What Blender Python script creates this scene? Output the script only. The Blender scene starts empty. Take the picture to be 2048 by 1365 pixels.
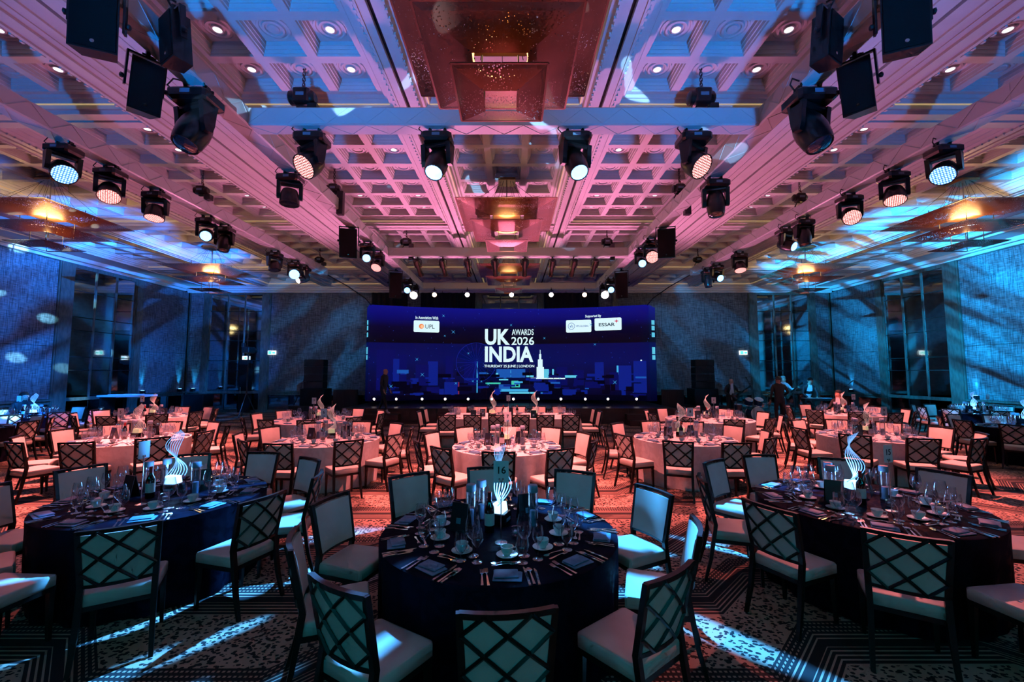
import bpy, bmesh, math, random
from math import sin, cos, pi, radians, sqrt
from mathutils import Matrix, Vector, Euler
random.seed(7)
SC = bpy.context.scene
COL = SC.collection

# ------------------------------------------------------------------ camera
CAMH = 2.0
F_PX = 853.0
cam_d = bpy.data.cameras.new('camera'); cam = bpy.data.objects.new('camera', cam_d); COL.objects.link(cam)
cam.location = (0, 0, CAMH)
cam.rotation_euler = (pi / 2 + math.atan(62.5 / F_PX), 0, 0)
cam_d.sensor_fit = 'HORIZONTAL'; cam_d.sensor_width = 36.0
cam_d.lens = 36.0 * F_PX / 2048.0
cam_d.clip_start = 0.05; cam_d.clip_end = 200
SC.camera = cam

# ------------------------------------------------------------------ world, exposure
w = bpy.data.worlds.new('room_dark'); SC.world = w; w.use_nodes = True
w.node_tree.nodes['Background'].inputs[0].default_value = (0.002, 0.003, 0.006, 1)
w.node_tree.nodes['Background'].inputs[1].default_value = 0.0
vs = SC.view_settings
vs.view_transform = 'Standard'; vs.look = 'None'; vs.gamma = 1.0; vs.use_curve_mapping = False
vs.exposure = 0.0
cy = SC.cycles
cy.use_denoising = True
cy.max_bounces = 5; cy.diffuse_bounces = 2; cy.glossy_bounces = 3; cy.transmission_bounces = 4
cy.transparent_max_bounces = 10
cy.caustics_reflective = False; cy.caustics_refractive = False
cy.sample_clamp_indirect = 2.0; cy.sample_clamp_direct = 20.0
cy.use_light_tree = True
cy.use_adaptive_sampling = True; cy.adaptive_threshold = .06; cy.adaptive_min_samples = 12

RC = -0.12            # x of the room's centre line
H = 6.28              # underside of the ceiling beams
GRID = 6.48           # plane of the coffer ribs
WX = 16.3             # side walls, from the centre line
YB = 21.5             # wall behind the stage
YF = -4.0             # wall behind the camera

# ------------------------------------------------------------------ large lights of the room, some of them added
def light(name, kind, loc, color, power, aim=None, size=0.1, spot=60, blend=0.4, gobo=None, sx=None, sy=None):
    d = bpy.data.lights.new(name, kind); d.color = color; d.energy = power
    if kind == 'AREA':
        d.shape = 'RECTANGLE'; d.size = sx or size; d.size_y = sy or size
    else:
        d.shadow_soft_size = size
    if kind == 'SPOT':
        d.spot_size = radians(spot); d.spot_blend = blend
    o = bpy.data.objects.new(name, d); COL.objects.link(o); o.location = loc
    if aim is not None:
        o.rotation_euler = (Vector(aim) - Vector(loc)).to_track_quat('-Z', 'Y').to_euler()
    if gobo:
        gobo(d)
    return o

def gobo_nodes(d, scale=(6, 6), rot=0.0, lo=.45, hi=.6, detail=1.5, dist=.6, floor=0.0, seed=0.0, kind='NOISE'):
    """A pattern wheel in the lamp: the beam's own direction picks the pattern."""
    d.use_nodes = True
    nt = d.node_tree; n = nt.nodes; l = nt.links
    em = next(x for x in n if x.type == 'EMISSION')
    tc = n.new('ShaderNodeTexCoord')
    sep = n.new('ShaderNodeSeparateXYZ'); l.new(tc.outputs['Normal'], sep.inputs[0])
    dx = n.new('ShaderNodeMath'); dx.operation = 'DIVIDE'; l.new(sep.outputs[0], dx.inputs[0]); l.new(sep.outputs[2], dx.inputs[1])
    dy = n.new('ShaderNodeMath'); dy.operation = 'DIVIDE'; l.new(sep.outputs[1], dy.inputs[0]); l.new(sep.outputs[2], dy.inputs[1])
    cb = n.new('ShaderNodeCombineXYZ'); l.new(dx.outputs[0], cb.inputs[0]); l.new(dy.outputs[0], cb.inputs[1])
    r0 = n.new('ShaderNodeMapping'); l.new(cb.outputs[0], r0.inputs['Vector']); r0.inputs['Rotation'].default_value = (0, 0, rot)
    mp = n.new('ShaderNodeMapping'); l.new(r0.outputs[0], mp.inputs['Vector'])
    mp.inputs['Location'].default_value = (seed, seed * 1.7, seed * .3); mp.inputs['Scale'].default_value = (scale[0], scale[1], 1)
    if kind == 'DOTS':
        vo = n.new('ShaderNodeTexVoronoi'); vo.voronoi_dimensions = '2D'; vo.inputs['Scale'].default_value = 1.0; l.new(mp.outputs[0], vo.inputs['Vector'])
        mr = n.new('ShaderNodeMapRange'); mr.inputs['From Min'].default_value = hi; mr.inputs['From Max'].default_value = lo
        l.new(vo.outputs['Distance'], mr.inputs['Value']); l.new(mr.outputs[0], em.inputs['Strength']); return
    nz = n.new('ShaderNodeTexNoise'); nz.inputs['Scale'].default_value = 1.0; nz.inputs['Detail'].default_value = detail
    nz.inputs['Distortion'].default_value = dist
    l.new(mp.outputs[0], nz.inputs['Vector'])
    mr = n.new('ShaderNodeMapRange'); mr.inputs['From Min'].default_value = lo; mr.inputs['From Max'].default_value = hi
    mr.inputs['To Min'].default_value = floor; mr.inputs['To Max'].default_value = 1.0
    l.new(nz.outputs['Fac'], mr.inputs['Value'])
    l.new(mr.outputs[0], em.inputs['Strength'])

PINK = (1.0, 0.30, 0.36); SALMON = (1.0, 0.20, 0.13); BLUE = (0.03, 0.22, 1.0); CYAN = (0.02, 0.42, 1.0); TEAL = (0.02, 0.6, .8)
# blue uplighters behind the camera graze the near ceiling and the near faces of the trusses
for x_ in (-8.0, -3.0, 3.0, 8.0):
    light('rear_blue_uplight', 'SPOT', (x_, -1.2, 1.2), (.0, .25, .92), 1300 if abs(x_) > 5 else 2900, aim=(x_ * .9, 4.0, 6.3), size=.25, spot=45, blend=.9)
# added teal spots behind the camera, tinting the foreground chairs
for x_ in (-5.5, -1.8, 1.8, 5.5):
    light('added_teal_fill', 'SPOT', (x_, -3.2, 4.0), (.0, .40, .56), 165, aim=(x_ * .7, 3.6, .4), size=.3, spot=90, blend=.7)
# added pink spots low before the stage, no fixture built, washing the ceiling
for x_ in (-5.0, -2.5, 0, 2.5, 5.0):
    light('added_pink_uplight', 'SPOT', (RC + x_, 15.8, .3), (1.0, .27, .54), 1000 if abs(x_) > 4 else 1900, aim=(RC + x_ * 1.25, 10.6, 6.3), size=.25, spot=68, blend=.9)

# ------------------------------------------------------------------ materials
def newmat(name):
    m = bpy.data.materials.new(name); m.use_nodes = True
    nt = m.node_tree
    return m, nt.nodes, nt.links, nt.nodes['Principled BSDF']

def mat(name, c, rough=.5, metal=0.0, spec=.5, emis=None, es=0.0, coat=0.0, sheen=0.0):
    m, n, l, b = newmat(name)
    b.inputs['Base Color'].default_value = (*c, 1); b.inputs['Roughness'].default_value = rough
    b.inputs['Metallic'].default_value = metal; b.inputs['Specular IOR Level'].default_value = spec
    if coat: b.inputs['Coat Weight'].default_value = coat
    if sheen: b.inputs['Sheen Weight'].default_value = sheen
    if emis: b.inputs['Emission Color'].default_value = (*emis, 1); b.inputs['Emission Strength'].default_value = es
    return m

def nd(n, kind, **kw):
    x = n.new(kind)
    for k, v in kw.items():
        if k in x.inputs: x.inputs[k].default_value = v
        else: setattr(x, k, v)
    return x

def ramp(n, l, src, stops):
    r = n.new('ShaderNodeValToRGB'); e = r.color_ramp.elements
    while len(e) < len(stops): e.new(.5)
    for el, (p, c) in zip(e, stops): el.position = p; el.color = (*c, 1)
    l.new(src, r.inputs[0]); return r

def noisy(name, c0, c1, scale=8, rough=.6, metal=0.0, bump=0.0, stretch=(1, 1, 1), spec=.5, detail=4):
    m, n, l, b = newmat(name)
    tc = nd(n, 'ShaderNodeTexCoord'); mp = nd(n, 'ShaderNodeMapping', Scale=stretch); l.new(tc.outputs['Object'], mp.inputs[0])
    nz = nd(n, 'ShaderNodeTexNoise', Scale=scale, Detail=detail); l.new(mp.outputs[0], nz.inputs['Vector'])
    r = ramp(n, l, nz.outputs['Fac'], [(.35, c0), (.65, c1)]); l.new(r.outputs[0], b.inputs['Base Color'])
    b.inputs['Roughness'].default_value = rough; b.inputs['Metallic'].default_value = metal; b.inputs['Specular IOR Level'].default_value = spec
    if bump:
        bp = nd(n, 'ShaderNodeBump', Strength=bump, Distance=.01); l.new(nz.outputs['Fac'], bp.inputs['Height']); l.new(bp.outputs[0], b.inputs['Normal'])
    return m

def math_(n, l, op, a, b=None):
    x = n.new('ShaderNodeMath'); x.operation = op
    for i, v in enumerate((a, b)):
        if v is None: continue
        if isinstance(v, (int, float)): x.inputs[i].default_value = v
        else: l.new(v, x.inputs[i])
    return x.outputs[0]

M = {}
M['plaster'] = noisy('ceiling_plaster', (.70, .68, .68), (.76, .74, .74), 3, .55)
M['slot'] = mat('slot_black', (.004, .004, .004), .9)
M['cove'] = mat('cove_glow', (.5, .42, .3), .6, emis=(1.0, .72, .30), es=.42)
M['down'] = mat('downlight_lens', (.9, .9, .9), .3, emis=(.86, .95, 1.0), es=3.0)
M['down_rim'] = mat('downlight_rim', (.7, .7, .7), .3)
M['truss'] = mat('truss_fabric', (.74, .74, .76), .28, spec=.6)
M['black'] = mat('black_plastic', (.006, .006, .007), .30)
M['blackm'] = mat('black_matt', (.003, .003, .004), .7, spec=.2)
M['black_gloss'] = mat('black_gloss', (.006, .006, .008), .12)
M['steel'] = mat('steel', (.72, .70, .68), .14, 1.0)
M['chrome'] = mat('chrome_pole', (.7, .7, .7), .22, 1.0)
M['china'] = mat('white_china', (.80, .80, .80), .18, coat=.4)
M['wood'] = noisy('chair_wood', (.004, .003, .0025), (.008, .006, .005), 10, .35, stretch=(1, 1, 6), spec=.3)
M['cream'] = noisy('cream_upholstery', (.52, .45, .38), (.60, .53, .46), 4, .5, spec=.35)
M['napkin'] = noisy('slate_blue_napkin', (.05, .13, .22), (.08, .19, .30), 30, .6)
M['paper'] = mat('paper_card', (.75, .77, .8), .6)
M['ink'] = mat('black_ink', (.01, .01, .012), .6)
M['menu'] = mat('black_menu', (.007, .007, .012), .35)
M['bottle'] = mat('dark_bottle_glass', (.006, .004, .004), .06, coat=.5)
M['capsule'] = mat('red_capsule', (.45, .02, .02), .35)
M['label'] = mat('bottle_label', (.6, .6, .6), .6)
M['wine'] = mat('amber_drink', (.5, .2, .03), .1)
M['tape'] = mat('fixture_label', (.15, .25, .35), .5)
M['amber'] = mat('amber_bag', (.5, .22, .03), .6)
M['redpart'] = mat('red_hook', (.25, .02, .02), .4)
M['stage'] = noisy('stage_black', (.010, .008, .008), (.020, .014, .012), 6, .45)
M['stage_front'] = noisy('stage_front_board', (.035, .014, .010), (.055, .022, .015), 5, .5, stretch=(.3, 1, 4))
M['drape'] = noisy('black_drape', (.004, .004, .005), (.012, .012, .014), 6, .85, stretch=(6, 6, .2))
M['bronze'] = noisy('bronze_frame', (.10, .115, .10), (.17, .18, .155), 14, .42, .55, bump=.15, stretch=(1, 1, .3))
M['cable'] = mat('cable_black', (.008, .008, .008), .6)
M['brass'] = mat('drum_metal', (.6, .45, .2), .25, 1.0)
M['drum'] = mat('drum_shell', (.02, .05, .13), .15, coat=.6)
M['skin'] = mat('skin', (.42, .22, .16), .5)
M['suit'] = mat('black_suit', (.008, .008, .010), .7)
M['jeans'] = mat('dark_trousers', (.010, .010, .014), .8)
M['shirt'] = mat('white_shirt', (.62, .64, .68), .6)
M['shoe'] = mat('pale_shoe', (.35, .33, .32), .5)
M['hair'] = mat('dark_hair', (.015, .010, .008), .5)
M['grey_hair'] = mat('grey_hair', (.22, .21, .20), .5)
M['guitar'] = mat('guitar_body', (.05, .02, .012), .15, coat=.6)
M['exit'] = mat('exit_sign_green', (.05, .4, .3), .4, emis=(.10, .85, .62), es=1.6)
M['exit_w'] = mat('exit_sign_white', (.9, .9, .9), .4, emis=(.9, 1, 1), es=2.0)
M['white_emit'] = mat('lamp_lens_white', (1, 1, 1), .3, emis=(1.0, .86, .80), es=9.0)
M['warm_emit'] = mat('lamp_lens_warm', (1, 1, 1), .3, emis=(1.0, .60, .40), es=7.0)
M['cool_emit'] = mat('lamp_lens_blue', (.6, .8, 1), .3, emis=(.14, .42, 1.0), es=5.5)
M['bulb'] = mat('chandelier_lamp', (1, .8, .5), .3, emis=(1.0, .62, .25), es=2.0)
M['lens_off'] = mat('lens_dark', (.02, .03, .05), .05, coat=1.0)
M['acrylic_blue'] = mat('acrylic_lit_blue', (.5, .65, .9), .15, emis=(.18, .46, 1.0), es=1.0)
M['acrylic_base_blue'] = mat('acrylic_base_blue', (.6, .8, 1), .15, emis=(.32, .66, 1.0), es=3.0)
M['acrylic_pink_glow'] = mat('acrylic_strand_pink_glow', (.80, .70, .68), .12, emis=(1.0, .62, .55), es=.22)  # red light falling on the clear strands is put in as a pink glow
M['acrylic_base_warm'] = mat('acrylic_base_warm', (.8, .7, .4), .15, emis=(1.0, .80, .45), es=.35)

def thin_glass(name, tint=(.93, .96, 1), edge=.62):
    m, n, l, b = newmat(name); n.remove(b)
    out = n['Material Output']
    tr = nd(n, 'ShaderNodeBsdfTransparent', Color=(*tint, 1)); gl = nd(n, 'ShaderNodeBsdfGlossy', Roughness=.04, Color=(1, 1, 1, 1))
    fr = nd(n, 'ShaderNodeLayerWeight', Blend=edge)
    mr = nd(n, 'ShaderNodeMapRange'); mr.inputs['From Min'].default_value = 0; mr.inputs['From Max'].default_value = 1
    mr.inputs['To Min'].default_value = .10; mr.inputs['To Max'].default_value = .95
    pw = math_(n, l, 'POWER', fr.outputs['Facing'], 2.2); l.new(pw, mr.inputs['Value'])
    mx = nd(n, 'ShaderNodeMixShader'); l.new(mr.outputs[0], mx.inputs[0]); l.new(tr.outputs[0], mx.inputs[1]); l.new(gl.outputs[0], mx.inputs[2])
    l.new(mx.outputs[0], out.inputs['Surface']); return m
M['glass'] = thin_glass('clear_glass')
M['frost'] = mat('frosted_cap', (.25, .32, .42), .5)

def damask(name, c0, c1, rough, spec):
    m, n, l, b = newmat(name)
    tc = nd(n, 'ShaderNodeTexCoord'); nz = nd(n, 'ShaderNodeTexNoise', Scale=9.0, Detail=3.0, Distortion=1.2); l.new(tc.outputs['Object'], nz.inputs['Vector'])
    r = ramp(n, l, nz.outputs['Fac'], [(.46, c0), (.54, c1)]); l.new(r.outputs[0], b.inputs['Base Color'])
    rr = nd(n, 'ShaderNodeMapRange'); rr.inputs['From Min'].default_value = .45; rr.inputs['From Max'].default_value = .55
    rr.inputs['To Min'].default_value = rough; rr.inputs['To Max'].default_value = rough + .2
    l.new(nz.outputs['Fac'], rr.inputs['Value']); l.new(rr.outputs[0], b.inputs['Roughness']); b.inputs['Specular IOR Level'].default_value = spec
    return m
M['cloth_white'] = damask('white_damask_cloth', (.66, .60, .57), (.74, .68, .65), .42, .5)
M['cloth_dark'] = damask('black_satin_cloth', (.003, .003, .007), (.006, .006, .013), .5, .012)

def perforated(name, base):
    m, n, l, b = newmat(name); out = n['Material Output']
    b.inputs['Metallic'].default_value = .45; b.inputs['Roughness'].default_value = .34
    tc = nd(n, 'ShaderNodeTexCoord')
    nz = nd(n, 'ShaderNodeTexNoise', Scale=3.0, Detail=3.0); l.new(tc.outputs['Object'], nz.inputs['Vector'])
    r = ramp(n, l, nz.outputs['Fac'], [(.3, tuple(x * .7 for x in base)), (.7, base)]); l.new(r.outputs[0], b.inputs['Base Color'])
    vo = nd(n, 'ShaderNodeTexVoronoi', Scale=40.0); l.new(tc.outputs['Object'], vo.inputs['Vector'])
    nz2 = nd(n, 'ShaderNodeTexNoise', Scale=2.2); l.new(tc.outputs['Object'], nz2.inputs['Vector'])
    th = nd(n, 'ShaderNodeMapRange'); th.inputs['From Min'].default_value = .35; th.inputs['From Max'].default_value = .7
    th.inputs['To Min'].default_value = .06; th.inputs['To Max'].default_value = .36; l.new(nz2.outputs['Fac'], th.inputs['Value'])
    hole = math_(n, l, 'LESS_THAN', vo.outputs['Distance'], th.outputs[0])
    tr = nd(n, 'ShaderNodeBsdfTransparent'); mx = nd(n, 'ShaderNodeMixShader')
    l.new(hole, mx.inputs[0]); l.new(b.outputs[0], mx.inputs[1]); l.new(tr.outputs[0], mx.inputs[2]); l.new(mx.outputs[0], out.inputs['Surface'])
    return m
M['copper'] = perforated('perforated_copper', (.25, .085, .05))
M['copper_plain'] = mat('copper_plate', (.55, .27, .13), .35, .9)
M['goldrose'] = mat('gold_rose', (.7, .42, .18), .35, .9)

def woven():
    m, n, l, b = newmat('woven_wall_fabric')
    tc = nd(n, 'ShaderNodeTexCoord')
    fs = []
    for sc, s in (((90, 90, 5), 1.0), ((7, 7, 120), 1.0)):
        mp = nd(n, 'ShaderNodeMapping', Scale=sc); l.new(tc.outputs['Object'], mp.inputs[0])
        nz = nd(n, 'ShaderNodeTexNoise', Scale=.55, Detail=2.0); l.new(mp.outputs[0], nz.inputs['Vector']); fs.append(nz.outputs['Fac'])
    mu = math_(n, l, 'MULTIPLY', fs[0], fs[1])
    r = ramp(n, l, mu, [(.14, (.035, .04, .05)), (.36, (.20, .23, .25))]); l.new(r.outputs[0], b.inputs['Base Color'])
    b.inputs['Roughness'].default_value = .5; b.inputs['Specular IOR Level'].default_value = .35
    bp = nd(n, 'ShaderNodeBump', Strength=.5, Distance=.01); l.new(mu, bp.inputs['Height']); l.new(bp.outputs[0], b.inputs['Normal'])
    return m
M['woven'] = woven()

def mirror():
    m, n, l, b = newmat('smoked_mirror')
    tc = nd(n, 'ShaderNodeTexCoord'); nz = nd(n, 'ShaderNodeTexNoise', Scale=14.0, Detail=2.0); l.new(tc.outputs['Object'], nz.inputs['Vector'])
    b.inputs['Base Color'].default_value = (.34, .40, .44, 1); b.inputs['Metallic'].default_value = 1; b.inputs['Roughness'].default_value = .05
    bp = nd(n, 'ShaderNodeBump', Strength=.06, Distance=.004); l.new(nz.outputs['Fac'], bp.inputs['Height']); l.new(bp.outputs[0], b.inputs['Normal'])
    return m
M['mirror'] = mirror()

def carpet():
    m, n, l, b = newmat('patterned_carpet')
    b.inputs['Roughness'].default_value = .85; b.inputs['Specular IOR Level'].default_value = .25
    ge = nd(n, 'ShaderNodeNewGeometry'); sp = nd(n, 'ShaderNodeSeparateXYZ'); l.new(ge.outputs['Position'], sp.inputs[0])
    X, Y = sp.outputs[0], sp.outputs[1]
    # stepped ramps: the stripe bands run straight, then jog at forty-five degrees
    p = 3.4
    xm = math_(n, l, 'MODULO', math_(n, l, 'ADD', X, 34.0 + .55), p)
    up = nd(n, 'ShaderNodeClamp'); l.new(math_(n, l, 'SUBTRACT', xm, .6), up.inputs['Value']); up.inputs['Max'].default_value = .55
    dn = nd(n, 'ShaderNodeClamp'); l.new(math_(n, l, 'SUBTRACT', xm, 2.3), dn.inputs['Value']); dn.inputs['Max'].default_value = .55
    zig = math_(n, l, 'SUBTRACT', up.outputs[0], dn.outputs[0])
    t = math_(n, l, 'ADD', math_(n, l, 'ADD', Y, zig), 30.28)
    q = math_(n, l, 'MODULO', t, 1.15)                    # band coordinate
    inband = math_(n, l, 'LESS_THAN', q, .52)
    # stripes inside the band
    s = math_(n, l, 'MODULO', q, .048)
    line = math_(n, l, 'LESS_THAN', s, .017)
    core = math_(n, l, 'MULTIPLY', math_(n, l, 'GREATER_THAN', q, .20), math_(n, l, 'LESS_THAN', q, .29))
    dash = math_(n, l, 'GREATER_THAN', math_(n, l, 'MODULO', math_(n, l, 'ADD', math_(n, l, 'MULTIPLY', X, 1.0), 40.0), .035), .016)
    dashzone = math_(n, l, 'GREATER_THAN', q, .36)
    ln2 = math_(n, l, 'MULTIPLY', line, math_(n, l, 'MAXIMUM', dash, math_(n, l, 'SUBTRACT', 1.0, dashzone)))
    stripe = math_(n, l, 'MULTIPLY', ln2, math_(n, l, 'SUBTRACT', 1.0, core))
    # leopard spots outside the band
    mp = nd(n, 'ShaderNodeMapping', Scale=(27, 35, 1)); l.new(ge.outputs['Position'], mp.inputs[0])
    nz = nd(n, 'ShaderNodeTexNoise', Scale=24.0, Detail=1.0); l.new(ge.outputs['Position'], nz.inputs['Vector'])
    vo = nd(n, 'ShaderNodeTexVoronoi', Scale=1.0, Randomness=.9); l.new(mp.outputs[0], vo.inputs['Vector'])
    vd = math_(n, l, 'ADD', vo.outputs['Distance'], math_(n, l, 'MULTIPLY', math_(n, l, 'SUBTRACT', nz.outputs['Fac'], .5), 1.1))
    spot = math_(n, l, 'GREATER_THAN', vd, .43)
    # pale bars lying in dark speckled cells
    bx = math_(n, l, 'MODULO', math_(n, l, 'ADD', X, 41.1), 3.4); by = math_(n, l, 'MODULO', math_(n, l, 'ADD', Y, 30.55), 2.3)
    cell = math_(n, l, 'MULTIPLY', math_(n, l, 'LESS_THAN', math_(n, l, 'ABSOLUTE', math_(n, l, 'SUBTRACT', bx, 1.7)), .62),
                 math_(n, l, 'LESS_THAN', math_(n, l, 'ABSOLUTE', math_(n, l, 'SUBTRACT', by, 1.1)), .17))
    bar = math_(n, l, 'MULTIPLY', math_(n, l, 'LESS_THAN', math_(n, l, 'ABSOLUTE', math_(n, l, 'SUBTRACT', bx, 1.7)), .5),
                math_(n, l, 'LESS_THAN', math_(n, l, 'ABSOLUTE', math_(n, l, 'SUBTRACT', by, 1.1)), .04))
    nz3 = nd(n, 'ShaderNodeTexNoise', Scale=70.0, Detail=0.0); l.new(ge.outputs['Position'], nz3.inputs['Vector'])
    speck = math_(n, l, 'MULTIPLY', math_(n, l, 'GREATER_THAN', nz3.outputs['Fac'], .58), .6)
    cellv = math_(n, l, 'MAXIMUM', bar, speck)
    v1 = nd(n, 'ShaderNodeMix'); l.new(inband, v1.inputs[0]); l.new(spot, v1.inputs[2]); l.new(stripe, v1.inputs[3])
    v2 = nd(n, 'ShaderNodeMix'); l.new(math_(n, l, 'MULTIPLY', cell, math_(n, l, 'SUBTRACT', 1.0, inband)), v2.inputs[0]); l.new(v1.outputs[0], v2.inputs[2]); l.new(cellv, v2.inputs[3])
    r = ramp(n, l, v2.outputs[0], [(.0, (.012, .010, .010)), (1.0, (.42, .27, .19))]); l.new(r.outputs[0], b.inputs['Base Color'])
    return m
M['carpet'] = carpet()

def led_face(name, bg, em, es, scale=34):
    m, n, l, b = newmat(name)
    tc = nd(n, 'ShaderNodeTexCoord'); vo = nd(n, 'ShaderNodeTexVoronoi', voronoi_dimensions='2D', Scale=float(scale), Randomness=.15); l.new(tc.outputs['Object'], vo.inputs['Vector'])
    on = math_(n, l, 'LESS_THAN', vo.outputs['Distance'], .36)
    b.inputs['Base Color'].default_value = (*bg, 1); b.inputs['Roughness'].default_value = .2
    b.inputs['Emission Color'].default_value = (*em, 1)
    l.new(math_(n, l, 'ADD', math_(n, l, 'MULTIPLY', on, es), es * .12), b.inputs['Emission Strength']); return m
M['led_pink'] = led_face('led_lens_pink', (.2, .03, .03), (1.0, .36, .34), 3.0)
M['led_blue'] = led_face('led_lens_blue', (.02, .05, .2), (.12, .38, 1.0), 7.0, 30)

def screen_mat():
    m, n, l, b = newmat('led_wall_picture')
    tc = nd(n, 'ShaderNodeTexCoord'); sp = nd(n, 'ShaderNodeSeparateXYZ'); l.new(tc.outputs['Object'], sp.inputs[0])
    z = sp.outputs[2]                                   # 0 at the foot, 4.2 at the head of the wall
    base = ramp(n, l, math_(n, l, 'DIVIDE', z, 4.25), [(0, (.000, .000, .012)), (.30, (.000, .002, .050)), (.42, (.000, .003, .085)), (.605, (.000, .002, .075)), (.61, (.000, .000, .003)),
                                                       (.78, (.000, .000, .022)), (.86, (.000, .001, .110)), (1.0, (.002, .004, .22))])
    base.color_ramp.interpolation = 'LINEAR'
    vo = nd(n, 'ShaderNodeTexVoronoi', Scale=5.5, Randomness=1.0); l.new(tc.outputs['Object'], vo.inputs['Vector'])
    dot = math_(n, l, 'LESS_THAN', vo.outputs['Distance'], .075)
    col = nd(n, 'ShaderNodeSeparateColor'); l.new(vo.outputs['Color'], col.inputs[0])
    star = math_(n, l, 'MULTIPLY', dot, math_(n, l, 'GREATER_THAN', col.outputs[0], .45))
    mx = nd(n, 'ShaderNodeMix', data_type='RGBA'); l.new(star, mx.inputs[0]); l.new(base.outputs[0], mx.inputs[6]); mx.inputs[7].default_value = (.04, .16, .75, 1)
    b.inputs['Base Color'].default_value = (.005, .005, .008, 1); b.inputs['Roughness'].default_value = .5; b.inputs['Specular IOR Level'].default_value = .2
    l.new(mx.outputs[2], b.inputs['Emission Color']); b.inputs['Emission Strength'].default_value = 1.0
    return m
M['screen'] = screen_mat()
def emit(name, c, s=1.0): return mat(name, (.01, .01, .01), .6, emis=c, es=s, spec=.1)
M['s_white'] = emit('screen_white', (.72, .95, 1.0), 1.0)
M['s_cyan'] = emit('screen_cyan', (.12, .62, .85), .9)
M['s_navy'] = emit('screen_ink', (.004, .02, .06))
M['s_b1'] = emit('screen_blue_dark', (.001, .003, .10)); M['s_b2'] = emit('screen_blue', (.002, .012, .22)); M['s_b3'] = emit('screen_blue_mid', (.01, .09, .42))
M['s_b4'] = emit('screen_blue_light', (.05, .40, .75)); M['s_b5'] = emit('screen_black', (.0, .0, .006)); M['s_red'] = emit('screen_red', (.22, .02, .05))
M['s_orange'] = emit('screen_orange', (.9, .22, .06)); M['s_crimson'] = emit('screen_crimson', (.6, .03, .10)); M['s_green'] = emit('screen_green', (.05, .55, .40))

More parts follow.
